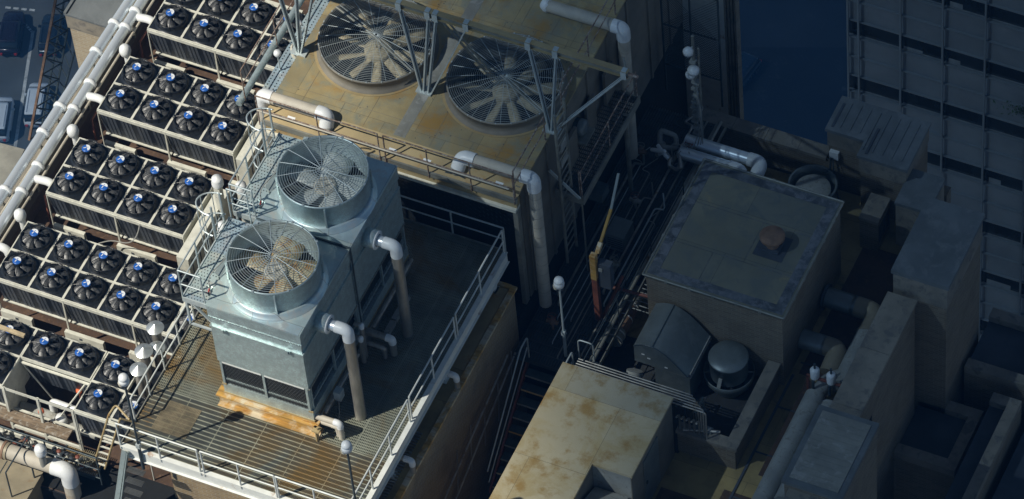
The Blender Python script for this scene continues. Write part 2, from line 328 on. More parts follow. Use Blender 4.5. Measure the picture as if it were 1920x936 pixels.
b = MB('insul'); b.box((5.9, 1.1, -3.99), (6.7, 2.4, -2.6)); b.add([(5.86, 1.05, -2.6), (6.74, 1.05, -2.6), (6.74, 2.45, -2.6), (5.86, 2.45, -2.6), (5.9, 1.75, -2.2), (6.7, 1.75, -2.2)], [(0, 1, 5, 4), (2, 3, 4, 5), (0, 4, 3), (1, 2, 5)])
b.build('peaked_housing', label='small pale peaked housing tucked into the corner of the rust patched roof block', cat='housing')
# ---- service roof
b0 = thing('service_building', 'brick service building under a flat grey patched roof', 'building', (6.7, 9.7, -4))
b = MB('brick_grey'); b.box((4.93, 7.83, -9), (8.5, 11.55, -1.32)); b.build('wall', b0)
b = MB('roof_grey'); b.box((4.9, 7.8, -1.319), (8.54, 11.58, -1.2))
for x0, y0, x1, y1 in ((4.98, 9.0, 8.4, 9.01), (4.98, 10.3, 8.4, 10.31), (6.2, 7.9, 6.21, 9.0), (7.0, 9.0, 7.01, 10.3)): b.m('roof_edge').box((x0, y0, -1.199), (x1, y1, -1.194))
b.m('roof_edge').box((4.95, 7.85, -1.199), (8.5, 8.1, -1.19)); b.box((4.95, 11.3, -1.199), (8.5, 11.53, -1.19)); b.box((4.95, 8.105, -1.199), (5.2, 11.295, -1.19)); b.box((8.25, 8.105, -1.199), (8.5, 11.295, -1.19))
b.build('roof', b0)
b = MB('old_steel')
for a, c in (((4.87, 7.77), (8.57, 7.77)), ((8.57, 7.77), (8.57, 11.61)), ((8.57, 11.61), (4.87, 11.61)), ((4.87, 11.61), (4.87, 7.77))):
    b.tube([(*a, -1.2), (*c, -1.2)], .028, 6)
    for k in range(1, 6): p = V(*a, -1.2).lerp(V(*c, -1.2), k/6); b.box(p-V(.035, .035, .05), p+V(.035, .035, .02))
b.build('edge_pipe', b0)
# ---- unit well and its low walls
b0 = thing('low_wall', 'low brick wall with stone coping round the vent well', 'wall', (7.5, 6, -4))
WL = [(6.82, 5.02), (8.42, 5.02), (8.42, 8.4)]
b = MB('brick_grey'); b.box((6.86, 5.05, -3.999), (8.38, 5.2, -3.2)); b.box((8.2, 5.205, -3.999), (8.38, 7.8, -3.2)); b.build('wall', b0)
b = MB('stone'); b.box((6.84, 5.0, -3.2), (8.44, 5.3, -3.1)); b.box((8.12, 5.302, -3.2), (8.44, 7.8, -3.1)); b.build('coping', b0)
b = MB('roof_dark'); b.box((6.9, 5.205, -3.995), (8.19, 7.8, -3.97)); b.box((4.1, 4.98, -3.995), (6.89, 7.8, -3.97)); struct(b, 'well_floor')
# ---- stone parapets
b0 = thing('stone_parapet', 'broad stone capped parapet beside the big lagged pipes', 'wall', (10.6, 8, -7))
b = MB('brick_grey'); b.box((10.3, -4, GZ), (10.95, 10.35, -2.6)); b.build('wall', b0)
b = MB('stone')
for k in range(8): b.box((10.22, -4+k*1.8, -2.6), (11.0, -4+k*1.8+1.79, -2.5))
b.build('coping', b0)
b = MB('dark_void')
for k in range(4): b.box((10.951, 3.2+k*1.25, -7.5), (10.96, 3.75+k*1.25, -3.6))
b.build('window_slot', b0)
b0 = thing('brick_chimney', 'tall brick chimney block with a grey cap by the office facade', 'chimney', (11, 11.8, -7))
b = MB('brick_grey'); b.box((10.32, 10.6, GZ), (11.68, 12.9, -2.75)); b.build('wall', b0)
b = MB('stone'); b.box((10.29, 10.57, -2.75), (11.71, 12.93, -1.93)); b.build('stone_band', b0)
b = MB('cap_grey'); b.box((10.25, 10.52, -1.93), (11.76, 12.97, -1.8)); b; b.build('cap', b0)
b0 = thing('brick_bulkhead', 'stepped brick bulkhead with grey ribbed cap before the street', 'bulkhead', (8.3, 14.3, -4))
b = MB('brick_grey'); Lp = [(7.15, 14.1), (8.2, 14.1), (8.2, 13.6), (9.4, 13.6), (9.4, 15.1), (7.15, 15.1)]
b.prism(Lp, -20, -2.45); b.build('wall', b0)
b = MB('stone'); b.prism([(7.12, 14.07), (8.17, 14.07), (8.17, 13.57), (9.43, 13.57), (9.43, 15.13), (7.12, 15.13)], -2.45, -1.9); b.build('stone_band', b0)
b = MB('cap_grey'); b.prism([(7.08, 14.03), (8.13, 14.03), (8.13, 13.53), (9.47, 13.53), (9.47, 15.17), (7.08, 15.17)], -1.9, -1.8)
for k in range(8): b.box((7.4+k*.26, 14.2 if k < 3 else 13.75, -1.8), (7.43+k*.26, 15.0, -1.775))
b.m('membrane').box((7.2, 14.15, -1.799), (7.26, 14.95, -1.78)); b.box((8.3, 13.65, -1.799), (8.36, 14.5, -1.77)); b.build('cap', b0)
b0 = thing('far_parapet', 'stone capped brick parapet along the dark street behind the service building', 'wall', (5.6, 14.3, -4))
b = MB('brick_grey'); b.box((3.6, 14.12, -30), (7.14, 14.42, -3.1)); b.box((9.42, 14.12, -30), (10.3, 14.42, -3.1)); b.build('wall', b0)
b = MB('stone')
for k in range(4): b.box((3.6+k*.9, 14.07, -3.1), (4.49+k*.9-.0 if k < 3 else 7.07, 14.47, -3.0))
b.build('coping', b0)
b = MB('brick_grey'); b.box((8.62, 12.5, -3.99), (9.1, 13.3, -2.9)); b.m('stone').box((8.6, 12.48, -2.9), (9.12, 13.32, -2.8)); b.m('membrane')
for k in range(3): b.box((9.1, 12.58+k*.24, -3.7), (9.11, 12.76+k*.24, -3.1))
b.build('brick_pier', label='short brick pier with slotted side right of the round tank', cat='pier')
b = MB('stone'); b.box((9.42, 12.9, -3.99), (10.28, 14.0, -2.4)); b.m('cap_grey').box((9.4, 12.87, -2.4), (10.3, 14.03, -2.3)); b.build('stone_pier', label='pale stone pier joined to the tall chimney block', cat='pier')
b0 = thing('brick_bulkhead', 'brick bulkhead with ribbed grey cap over the lagged pipes', 'bulkhead', (10.8, 5.2, -4))
b = MB('brick_grey'); b.box((10.1, 4.05, -8), (11.55, 6.35, -2.32)); b.m('insul').box((10.097, 4.2, -4), (10.1, 6.2, -2.5)); b.build('wall', b0)
b = MB('cap_grey'); b.box((10.05, 4.0, -2.32), (11.6, 6.4, -2.2)); b.m('concrete').box((10.2, 4.15, -2.199), (11.45, 6.25, -2.17))
for k in range(12): b.box((10.25, 4.22+k*.165, -2.169), (11.4, 4.25+k*.165, -2.155))
b.build('cap', b0)
# ---- low roofs far right
def lowroof(x0, y0, x1, y1, z, label):
    t = thing('low_roof', label, 'roof', ((x0+x1)/2, (y0+y1)/2, z-1), group='low dark roofs by the office facade')
    b = MB('brick_grey'); b.box((x0, y0, GZ), (x1, y1, z-.25)); b.build('wall', t)
    b = MB('stone'); b.box((x0, y0, z-.25), (x1, y0+.3, z)); b.box((x1-.3, y0+.302, z-.25), (x1, y1-.302, z)); b.box((x0, y1-.3, z-.25), (x1, y1, z)); b.build('coping', t)
    b = MB('membrane'); b.box((x0, y0+.3, z-.249), (x1-.301, y1-.301, z-.2)); b.build('roof_sheet', t)
lowroof(10.96, 8.9, 12.6, 10.9, -6.9, 'dark flat roof with stone coping directly below the broad parapet')
lowroof(11.8, 11.6, 13.6, 13.6, -6.3, 'dark flat roof tucked between the chimney block and the office facade')
lowroof(12.75, 6.5, 13.5, 11.2, -6.4, 'narrow stone coped roof strip running down from the tucked in roof')
lowroof(10.96, 2.0, 12.7, 8.6, -9.5, 'deep dark light well roof holding the tarp and ropes')
lowroof(13.7, 4, 16.5, 15, -7.0, 'long dark roof at the lower right border')
# ---- office facade
FY = 41.0; f0 = thing('office_building', 'pale office tower with a metal grid of panels and dark window bands', 'building', (3, FY, -60))
gl = (at(1595, 0, -30.7) - at(1595, 0, -30.7))
X0 = -3.55; b = MB('glass_dark'); b.box((X0, FY+.12, GZ), (22, FY+20, 4)); b.build('core', f0)
FH = 2.78; PH = .85; BW = 1.49; XS = [X0+.42+i*BW for i in range(9)]; z0 = -29.3; rf = random.Random(11)
for fl in range(-2, 9):
    zt = z0-fl*FH
    for za, zb in ((zt-.95, zt-.03), (zt-1.92, zt-.99)):
        b = MB('facade'); b.box((X0+.01, FY+.02, za), (14, FY+.118, zb)); b.build('spandrel', f0)
    for zz in (zt, zt-.97, zt-1.94): b = MB('mullion'); b.box((X0, FY-.06, zz-.022), (14, FY+.019, zz+.022)); b.build('transom', f0)
    for xi in XS[:5]:
        b = MB('glass_dark'); b.box((xi+.05, FY+.06, zt-FH+.08), (xi+BW-.05, FY+.115, zt-1.97)); wn = b.build('window', f0)
        if rf.random() < .3: b = MB('blind'); xa = xi+.06+rf.random()*.4; b.box((xa, FY+.045, zt-FH+.10), (xa+rf.uniform(.4, .9), FY+.058, zt-FH+rf.uniform(.2, .35))); b.build('blind', wn)
        b = MB('blind'); b.box((xi+.05, FY+.03, zt-FH+.035), (xi+BW-.05, FY+.116, zt-FH+.075)); b.build('sill', wn)
for i, x in enumerate([X0+.04]+XS): b = MB('mullion'); b.box((x-.03, FY-.13, -75), (x+.03, FY-.061, -20)); b.build('mullion', f0)
lf = MB('leaf')
for k in range(260):
    c = V(3.0+random.gauss(0, .5), FY-.1, -33.2+random.gauss(0, .16)); r_ = random.uniform(.03, .09); d = V(random.uniform(-1, 1), random.uniform(-1, 1), random.uniform(-1, 1)).normalized()*r_; e = V(random.uniform(-1, 1), random.uniform(-1, 1), random.uniform(-1, 1)).normalized()*r_
    lf.add([c, c+d, c+d+e, c+e], [(0, 1, 2, 3)])
lf.build('window_plant', label='green plant trailing from an office window ledge', cat='plant')
# ---- white walled building behind the fence
f0 = thing('party_wall', 'tall pale rendered wall with ribbed end behind the chain link fence', 'wall', (1, 16, -10))
pc = at(1312, 110, -1); 
b = MB('white_paint'); b.box((-3.0, 16.4, -60), (3.35, 16.75, 6)); b.build('wall', f0)
b = MB('stone')
for k in range(4): b.box((3.352+k*.09, 16.42, -60), (3.41+k*.09, 16.6+.02*k, 6))
b.build('ribbed_corner', f0)
# ---- blocks across the street on the sun side (off frame)
# ============================================================ CONDENSERS
def railing(name, label, pts, posts, h=.87, r=.024, m='rail_white', mids=(.5,), z=0, group=None, cat='railing', sq=False, foot=None, kick=0):
    """pts: corner list of (x,y) or (x,y,z); posts: distances spacing"""
    P = [V(p[0], p[1], p[2] if len(p) > 2 else z) for p in pts]
    t = thing(name, label, cat, P[0], group)
    def run(hh, rr, nm):
        b = MB(m)
        for a, c in zip(P, P[1:]):
            if sq: b.bar(a+V(0,0,hh), c+V(0,0,hh), rr*2, rr*2)
            else: b.tube([a+V(0,0,hh), c+V(0,0,hh)], rr, 8)
        b.build(nm, t)
    run(h, r, 'top_rail')
    for f in mids: run(h*f, r*.85, 'mid_rail')
    if kick: run(kick, r*.7, 'kick_rail')
    for a, c in zip(P, P[1:]):
        n = max(1, round((c-a).length/posts))
        for k in range(n+1):
            if k == 0 and a is not P[0]: continue
            q = a.lerp(c, k/n); b = MB(m)
            if sq: b.box(q-V(r, r, .12), q+V(r, r, h))
            else: b.tube([q-V(0,0,.12), q+V(0,0,h)], r, 8)
            b.build('post', t)
    return t
UX, UY, UZ = 1.88, 1.84, -.4
BC = {}
def fan(parent, cx, cy, z, ph):
    b = MB('black_plastic')
    b.lathe((cx, cy, z), [(.45, .004), (.435, .02), (.405, .035), (.392, .07), (.385, .16), (.375, .17), (.355, .16), (.35, .0), (.33, -.1)], 32)
    b.m('dark_void').disc((cx, cy, z-.09), .34, 24)
    f = b.build('fan', parent)
    b = MB('blade_black')
    for k in range(7):
        a0 = ph+2*math.pi*k/7; vs = []; n = 5
        for i in range(n+1):
            r_ = .075+(.352-.075)*i/n; sw = .30*(i/n)**1.5
            for j in range(5):
                u = j/4; a = a0+sw+(u-.5)*(.80-.12*i/n); zz = z+.075+.125*(1-((i/n)-.15)**2)-.05*u*(.6+i/n)+.035*math.sin(u*3.14)
                vs.append((cx+r_*math.cos(a), cy+r_*math.sin(a), zz))
        b.add(vs, [(i*5+j, (i+1)*5+j, (i+1)*5+j+1, i*5+j+1) for i in range(n) for j in range(4)], True)
    BC[b.build('blades', f).data.name] = (cx-ORG[parent.name].x, cy-ORG[parent.name].y)
    b = MB('wire_black')
    for k in range(8):
        a = ph*.3+.2+2*math.pi*k/8; pts = [(cx+r_*math.cos(a+(.42-r_)*.8), cy+r_*math.sin(a+(.42-r_)*.8), z+h) for r_, h in ((.40, .06), (.395, .18), (.31, .275), (.18, .315), (.1, .31))]
        b.tube(pts, .0085, 4, False)
    for r_, h in ((.395, .18), (.31, .278), (.21, .31)):
        b.tube([(cx+r_*math.cos(2*math.pi*k/24), cy+r_*math.sin(2*math.pi*k/24), z+h) for k in range(25)], .004, 4, False)
    b.build('guard', f)
    b = MB('black_plastic'); b.lathe((cx, cy, z), [(.12, .12), (.125, .26), (.115, .30), (.11, .305)], 20)
    b.m('blue').lathe((cx, cy, z), [(.116, .305), (.112, .325), (.09, .333), (.001, .336)], 20)
    c = V(cx, cy, z+.339)   # white wedge on the blue cap
    rr = .098; a0 = -.35; seg = [c+V(rr*math.cos(a0+i*math.pi*.9/9), rr*math.sin(a0+i*math.pi*.9/9), 0) for i in range(10)]
    b.m('logo_white').add(seg, [tuple(range(10))])
    b.add([c+V(-.055, -.05, 0), c+V(-.035, -.055, 0), c+V(.0, .0, 0), c+V(-.02, .012, 0)], [(0, 1, 2, 3)])
    b.m('blue').add([c+V(.0, .012, .002), c+V(.03, .045, .002), c+V(.022, .058, .002), c+V(-.002, .03, .002)], [(0, 1, 2, 3)])
    BC[b.build('hub', f).data.name] = (cx-ORG[parent.name].x, cy-ORG[parent.name].y)
def condenser(x, y, label, cells=((0, 0), (1, 0), (0, 1), (1, 1)), body=True, front=True):
    t = thing('condenser_unit', label, 'condenser', (x, y, RZ), group='rows of black fan condenser units on the brown roof'); z = UZ
    b = MB('cream'); w_ = .03
    def cell_frame(i, j):
        x0, x1, y0, y1 = x+i*UX/2, x+(i+1)*UX/2, y+j*UY/2, y+(j+1)*UY/2
        b.box((x0, y0, z-.09), (x1, y0+w_, z+.018)); b.box((x0, y1-w_, z-.09), (x1, y1, z+.018)); b.box((x0, y0+w_+.001, z-.09), (x0+w_, y1-w_-.001, z+.016)); b.box((x1-w_, y0+w_+.001, z-.09), (x1, y1-w_-.001, z+.016))
    for i, j in cells: cell_frame(i, j)
    b.box((x+.002, y-.015, z-.12), (x+UX-.002, y-.001, z-.02))
    for xa, xb in ((x+.001, x+.02), (x+UX-.02, x+UX-.001)):
        b.box((xa, y-.022, RZ), (xb, y+.018, z-.021)); b.box((xa, y+UY-.018, RZ), (xb, y+UY+.018, z-.021))
    b.box((x+.021, y+.13, -1.475), (x+UX-.021, y+.19, -1.445)); b.build('frame', t)
    for i, j in cells:
        b = MB('black_top'); b.box((x+i*UX/2+w_, y+j*UY/2+w_, z-.06), (x+(i+1)*UX/2-w_, y+(j+1)*UY/2-w_, z)); b.build('top_panel', t)
    if body:
        ys = min(c[1] for c in cells)*UY/2; yt = z-.1; yb = -1.44
        def coil(y0, s, lo):
            b = MB('coil_dark'); y1 = y0+s*.17
            b.add([(x+.02, y0, yt), (x+UX-.02, y0, yt), (x+UX-.02, y1, yb), (x+.02, y1, yb), (x+.02, y0+s*.12, yt), (x+UX-.02, y0+s*.12, yt), (x+UX-.02, y1+s*.12, yb), (x+.02, y1+s*.12, yb)], [(0,3,2,1) if s > 0 else (0,1,2,3), (4,5,6,7), (0,4,7,3), (1,2,6,5), (3,7,6,2), (0,1,5,4)])
            b.m('coil_grey'); n = 16
            for k in range(n):
                if k in lo: continue
                xa = x+.05+k*(UX-.1)/n; xb = xa+(UX-.1)/n-.032; o = -s*.006
                b.add([(xa, y0+o, yt-.01), (xb, y0+o, yt-.01), (xb, y1+o, yb), (xa, y1+o, yb)], [(0,3,2,1) if s > 0 else (0,1,2,3)])
            b.build('coil', t)
        coil(y+ys+.01, 1, (4, 8, 12)); coil(y+UY-.01, -1, (4, 10))
        b = MB('cream'); b.box((x+.001, y+UY-.03, RZ+.1), (x+.62, y+UY+.02, RZ+.75)); b.build('control_box', t)
        for xx in (x+.003, x+UX-.013):
            b = MB('cream'); b.add([(xx, y+ys+.02, yt), (xx, y+UY-.02, yt), (xx, y+UY-.2, yb), (xx, y+ys+.2, yb), (xx+.01, y+ys+.02, yt), (xx+.01, y+UY-.02, yt), (xx+.01, y+UY-.2, yb), (xx+.01, y+ys+.2, yb)], [(0,1,2,3), (4,7,6,5), (0,3,7,4), (1,5,6,2), (2,6,7,3), (0,4,5,1)])
            b.build('end_panel', t)
    k = 0
    for i, j in cells: fan(t, x+(i+.5)*UX/2, y+(j+.5)*UY/2, z+.002, .4+k*.9); k += 1
    return t
ROWY = {1: 9.78, 2: 6.98, 3: 4.19, 4: 1.38}
rown = {0: 'top', 1: 'first full row', 2: 'second row', 3: 'third row', 4: 'fourth row'}
posn = ['end by the silver pipes', 'middle unit', 'end by the cooling towers']
bpy.context.view_layer.update()
proto = condenser(-9.47, ROWY[1], 'black four-fan condenser, first full row, end by the silver pipes')
kids = {}
for c in COL.objects:
    if c.parent: kids.setdefault(c.parent.name, []).append(c)
for rw, y in ROWY.items():
    for i in range(3):
        if rw == 1 and i == 0: continue
        if rw in (2, 3) and i == 2: continue
        if rw == 1 and i == 2: continue
        c = copy_tree(proto, (-9.47+i*UX, y, RZ), None, kids)
        c['label'] = 'black four-fan condenser, %s, %s' % (rown[rw], posn[i] if (i != 1 or rw == 4) else posn[2])
# half units of row five
c = condenser(-9.63, -1.46, 'black condenser unit at the left border in the last row, beside the open steel frame'); 
condenser(-5.84, -1.46, 'black condenser unit in the last row next to the cone capped vents', cells=((0, 0), (0, 1), (1, 0)))
t = condenser(-7.745, -1.46, 'condenser unit with only its rear two fans, above the open steel frame', cells=((0, 1), (1, 1)))
b = MB('dark_void'); b.box((-10.2, -2.59, RZ+.001), (-3.21, -1.5, RZ+.01)); b.build('gutter', pb)
for o in list(COL.objects):
    if o.data and o.data.name in BC and o.name.startswith(('blades', 'hub')):
        cx_, cy_ = BC[o.data.name]; a_ = random.uniform(-.5, .5); o.rotation_euler.z = a_
        o.location = (cx_-(cx_*math.cos(a_)-cy_*math.sin(a_)), cy_-(cx_*math.sin(a_)+cy_*math.cos(a_)), 0)
# open steel frame
t = thing('support_rack', 'open cream steel frame where two fans are missing', 'frame', (-6.8, -1, RZ))
b = MB('cream')
for x_ in (-7.73, -6.82, -5.88): b.box((x_-.03, -1.5, RZ), (x_+.03, -1.44, UZ-.02))
b.box((-7.75, -.62, UZ-.09), (-5.84, -.56, UZ-.125)); b.build('upright', t)
b = MB('cream'); b.bar((-7.7, -1.47, RZ+.35), (-5.9, -1.47, RZ+.35), .05, .09); b.bar((-7.7, -.6, RZ+.4), (-5.9, -.6, RZ+.4), .05, .08); b.bar((-9.6, -1.62, RZ+.2), (-5.2, -1.62, RZ+.2), .05, .12)
b.bar((-7.7, -.6, UZ-.1), (-6.9, -.6, RZ+.4), .03); b.bar((-6.8, -1.3, RZ+.4), (-6.0, -.6, UZ-.15), .03); b.build('beam', t)
t = thing('frame_side_panel', 'cream sheet panel standing at the left side of the open frame', 'panel', (-7.78, -1, RZ))
b = MB('cream'); b.box((-7.80, -1.46, RZ+.3), (-7.765, -.62, UZ-.02)); b.build('sheet', t); b = MB('rail_dark'); b.box((-7.764, -1.1, -1.2), (-7.75, -1.0, -1.1)); b.build('latch', t)
b = MB('insul'); b.tube(fillet([(-7.7, -1.0, -1.75), (-6.9, -1.0, -1.75), (-6.2, -1.05, -1.85), (-5.6, -1.05, -1.85)], .3), .12, 12); b.build('lagged_pipe', label='pale lagged pipe crossing inside the open steel frame', cat='pipe')
b = MB('white_fit'); b.tube(fillet([(-6.9, -.85, -2.2), (-6.9, -.85, -1.35), (-6.2, -.9, -1.3)], .15), .09, 10); b.lathe((-6.55, -1.1, -1.6), [(.001, .12), (.13, .1), (.15, -.1), (.001, -.12)], 14); b.build('white_elbow_pipe', label='white elbow pipe and drum inside the open steel frame', cat='pipe')
t = thing('wood_plank', 'weathered plank lying over valves below the open steel frame', 'plank', (-6.9, -1.8, -1.6))
b = MB('wood'); b.box((-8.1, -1.72, -1.42), (-6.05, -1.42, -1.37)); b.build('board', t)
b = MB('wood_lt'); b.bar(at(-8, 610, -.02), at(46, 630, -.02), .10, .06); b.build('timber', label='light timber batten lying across the leftmost condenser fan', cat='timber')
for (px, py), nm in (((77, 771), 'short orange valve handle in the dark below the open frame'), ((148, 733), 'orange cap on the pale pipe right of the open frame')):
    p = at(px, py, -1.2); b = MB('orange'); b.lathe(p, [(.001, .05), (.07, .045), (.08, -.03), (.001, -.04)], 12); b.m('red_paint').tube([p-V(0,0,.04), p-V(0, 0, .4)], .02, 6); b.build('valve', label=nm, cat='valve')
# jumble of valves and pipes in front of the frame
for k in range(26):
    x_ = -9.2+k*.155+random.uniform(-.03, .03); y_ = -1.85+random.uniform(-.12, .12); t = thing('pipe_valve', 'small mixed pipe valve in the jumble left of the ladder', 'valve', (x_, y_, -2.2), group='jumble of small pipe valves in front of the open frame')
    b = MB(random.choice(['cream', 'pipe_old', 'insul', 'rusty_cap', 'white_fit'])); hh = random.uniform(.2, .5)
    b.tube([(x_, y_, -2.25), (x_, y_, -2.25+hh)], random.uniform(.025, .05), 8); b.tube([(x_-.08, y_-.1, -2.25+hh*.7), (x_+.06, y_+.12, -2.25+hh*.7)], .03, 8); b.build('body', t)
    b = MB(random.choice(['rusty_cap', 'cream', 'membrane', 'red_paint'])); b.lathe((x_, y_, -2.25+hh), [(.03, 0), (.06, .01), (.06, .03), (.001, .035)], 10); b.build('handwheel', t)
# clutter between rows: trays and pipes
for rw, y in list(ROWY.items())+[(5, -1.46)]:
    for k in range(3):
        x_ = -8.9+k*1.75; y_ = y+UY+.2
        t = thing('cable_tray', 'cream service tray on the roof behind the %s condenser row, %s' % ({1: 'first', 2: 'second', 3: 'third', 4: 'fourth', 5: 'last'}[rw], ['left', 'middle', 'right'][k]), 'tray', (x_, y_, RZ), group='service trays between condenser rows')
        b = MB('cream'); b.box((x_-.5, y_+.66, RZ+.2), (x_+.35+.2*(k % 2), y_+.76, -1.53)); b.build('cover', t)
        b = MB('membrane'); b.box((x_-.1, y_+.655, -1.68), (x_-.02, y_+.659, -1.60)); b.box((x_-.5, y_+.64, RZ), (x_+.3, y_+.76, RZ+.19)); b.build('bracket', t)
    for k in range(9):
        x_ = -9.2+k*.62+random.uniform(-.2, .2); y_ = y+UY+.42
        b = MB(random.choice(['white_fit', 'pipe_tan', 'rusty_cap', 'insul'])); b.tube(fillet([(x_, y_+.1, RZ), (x_, y_+.1, -1.62), (x_+.3, y_+.1+random.uniform(-.1, .1), -1.6), (x_+.3, y_+.3, RZ)], .08, 3), random.uniform(.02, .045), 6)
        b.build('bent_pipe', label='short bent pipe in the gap behind the %s condenser row' % {1: 'first', 2: 'second', 3: 'third', 4: 'fourth', 5: 'last'}[rw], cat='pipe', group='short bent pipes between condenser rows')
# steel support frames edge of roof pads
b = MB('tan_ledge')
for y in (11.9, 9.1, 6.3, 3.5): b.box((-10.2, y-.35, RZ+.002), (-9.5, y-.1, RZ+.03))
b.box((-7.9, 11.7, RZ+.003), (-4, 12.2, RZ+.05)); b.build('roof_pad', pb)
# ---- silver header pipes with collars and branch elbows
def header(P0, P1, cols, label):
    a = at(*P0, -.75); c = at(*P1, -.75); d = (c-a).normalized(); t = thing('silver_pipe', label, 'pipe', a, group='silver header pipes along the parapet')
    b = MB('pipe_alu'); b.tube([a-d*1.5, c+d*1.5], .128, 20); b.build('pipe', t)
    for px, py in cols:
        q = at(px, py, -.75); s_ = (q-a).dot(d); q = a+d*s_; b = MB('white_fit'); b.tube([q-d*.05, q-d*.045, q+d*.045, q+d*.05], .16, 20, rs=[.135, .165, .165, .135]); b.build('collar', t)
        b = MB('old_steel'); b.box((q.x-.2, q.y-.03, RZ), (q.x-.14, q.y+.03, q.z-.1)) ; b.box((q.x-.22, q.y-.03, q.z-.19), (q.x+.22, q.y+.03, q.z-.14)); b.build('bracket', t)
    q = a+d*.3
    b = MB('pipe_tan'); b.tube([a-d*1.5+V(.20, 0, -.1), c+d*1.5+V(.20, 0, -.1)], .035, 8); b.build('drain_line', t)
    return a, d
header((244, 0), (0, 372), [(215, 45), (179, 97), (111, 200), (79, 249), (10, 357)], 'silver insulated pipe on the parapet side, farther from the condensers')
ha, hd = header((268, 0), (4, 418), [(254, 22), (235, 52), (170, 157), (139, 205), (72, 312), (40, 360)], 'silver insulated pipe on the condenser side of the pair')
for k, (px, py) in enumerate([(278, 28), (234, 92), (184, 176), (136, 243), (88, 332), (37, 401), (2, 455)]):
    q = at(px, py, -.55); s_ = (at(px, py, -.75)-ha).dot(hd); h_ = ha+hd*s_; h_.y = q.y
    g = k % 2
    b = MB('white_fit')
    if g:
        b.tube([(q.x+.03, q.y, RZ+.2), (q.x+.03, q.y, -.75)], .085, 14)
        b.lathe((q.x, q.y, -.62), [(.001, .2), (.08, .185), (.14, .11), (.155, 0), (.13, -.11), (.08, -.17), (.001, -.18)], 20)
    else:
        b.tube(fillet([(h_.x+.1, q.y, -.78), (q.x+.12, q.y, -.70), (q.x+.2, q.y, -1.3), (q.x+.2, q.y, RZ+.3)], .22, 8), .105, 16)
    b.build('branch_elbow', label='white branch elbow dropping from the silver pipe, %s counted from the top' % ['first', 'second', 'third', 'fourth', 'fifth', 'sixth', 'seventh'][k], cat='pipe elbow', group='white branch elbows along the header pipe')
b = MB('red_paint')
for y in (7.2, 4.6, 9.9): b.tube([(-9.85, y, RZ), (-9.85, y, -1.2), (-9.85, y+.9, -1.2), (-9.85, y+.9, RZ)], .03, 6)
b.build('red_drain_pipe', label='thin dark red drain pipes bent along the ledge by the condensers', cat='pipe')
# ============================================================ DECK
DX0, DX1, DY0, DY1 = -4.15, 1.88, -2.12, 6.35
CTX0, CTX1, CTY0, CTY1 = -2.36, 0.0, -.22, 5.08
t = thing('grating_deck', 'large steel grating deck carrying the two galvanized cooling towers', 'deck', (-1.1, 2, -.1))
b = MB('grate_stripe'); YS = -.35; n = int((YS-DY0)/.125)
for k in range(n+1): b.box((DX0, DY0+k*.125-.011, -.03), (DX1, DY0+k*.125+.011, 0))
for x_ in (-3.2, -2.2, -1.2, -.2, .8): b.box((x_-.008, DY0, -.029), (x_+.008, YS, .001))
b.build('front_grating', t)
b = MB('grate_dk'); k = DX0
while k < DX1: b.box((k, DY0, -.034), (k+.016, YS, -.006)); k += .034
for k in range(int((YS-DY0)/.0416)): b.box((DX0, DY0+k*.0416-.003, -.02), (DX1, DY0+k*.0416+.003, -.004))
b.build('front_mesh', t)
b = MB('grate_lt'); k = DX0
while k < DX1: b.box((k, YS+.02, -.032), (k+.015, DY1, -.001)); k += .042
k = YS+.02
while k < DY1: b.box((DX0, k, -.03), (DX1, k+.022, -.003)); k += .075
for x_ in (-3.3, 1.0): b.box((x_, YS, -.03), (x_+.02, DY1, .002))
for y_ in (2.6, 4.6): b.box((DX0, y_, -.03), (DX1, y_+.025, .002))
b.build('rear_grating', t)
b = MB('grate_dk'); b.box((DX0+.05, DY0+.05, -.30), (DX1-.05, DY1-.05, -.27)); b.build('under_pan', t)
b = MB('old_steel')
for x_ in (-3.6, -2.4, -1.2, 0, 1.2): b.box((x_-.04, DY0, -.26), (x_+.04, DY1, -.05))
b.build('joist', t)
b = MB('white_paint'); b.box((DX0-.0, DY0-.10, -.34), (DX1+.10, DY0-.085, -.0)); b.box((DX0, DY0-.15, -.355), (DX1+.10, DY0-.02, -.34)); b.box((DX0, DY0-.13, -.001), (DX1+.10, DY0-.011, .012)); b.build('front_fascia', t)
b = MB('white_paint'); b.box((DX1+.085, DY0-.08, -.34), (DX1+.10, DY1, 0)); b.box((DX1+.02, DY0-.013, -.355), (DX1+.15, DY1, -.341)); b.box((DX1+.005, DY0-.01, -.0005), (DX1+.13, DY1, .012)); b.build('side_fascia', t)
b = MB('old_steel'); b.box((DX0-.03, DY0-.08, -.2), (DX0-.005, DY1, .04)); b.box((DX0, DY1, -.2), (DX1, DY1+.02, .05)); b.build('edge_angle', t)
for x_, y_ in ((1.75, 5.9), (1.75, 3), (1.75, 0), (1.75, -1.55), (-3.0, 5.9), (-3.0, -1.5)):
    b = MB('white_paint'); b.box((x_-.07, y_-.07, -1.02), (x_+.07, y_+.07, -.3)); b.box((x_-.12, y_-.12, -1.02), (x_+.12, y_+.12, -1.0)); b.build('support', t)
b = MB('board'); b.box((-3.72, -1.55, .003), (-2.75, -.65, .02)); 
for k in range(7): b.m('grate_stripe').box((-3.7+k*.03, -1.55, .021), (-3.69+k*.03, -.65, .028))
b = MB('wood'); 
b.add([(-3.74, -1.5, .006), (-2.9, -1.66, .006), (-2.8, -.72, .006), (-3.62, -.6, .006)], [(0, 1, 2, 3)]) if False else None
for k in range(26): b.m('board').box((-3.70+k*.035, -1.52, .004), (-3.682+k*.035, -.62, .018))
b.build('loose_grating', label='loose brown grating panel lying on the deck corner', cat='grating panel')
railing('deck_railing', 'white two rail railing along the front edge of the deck', [(DX0, DY0-.1), (-2.05, DY0-.1)], .95, cat='railing', group='white railings round the grating deck')
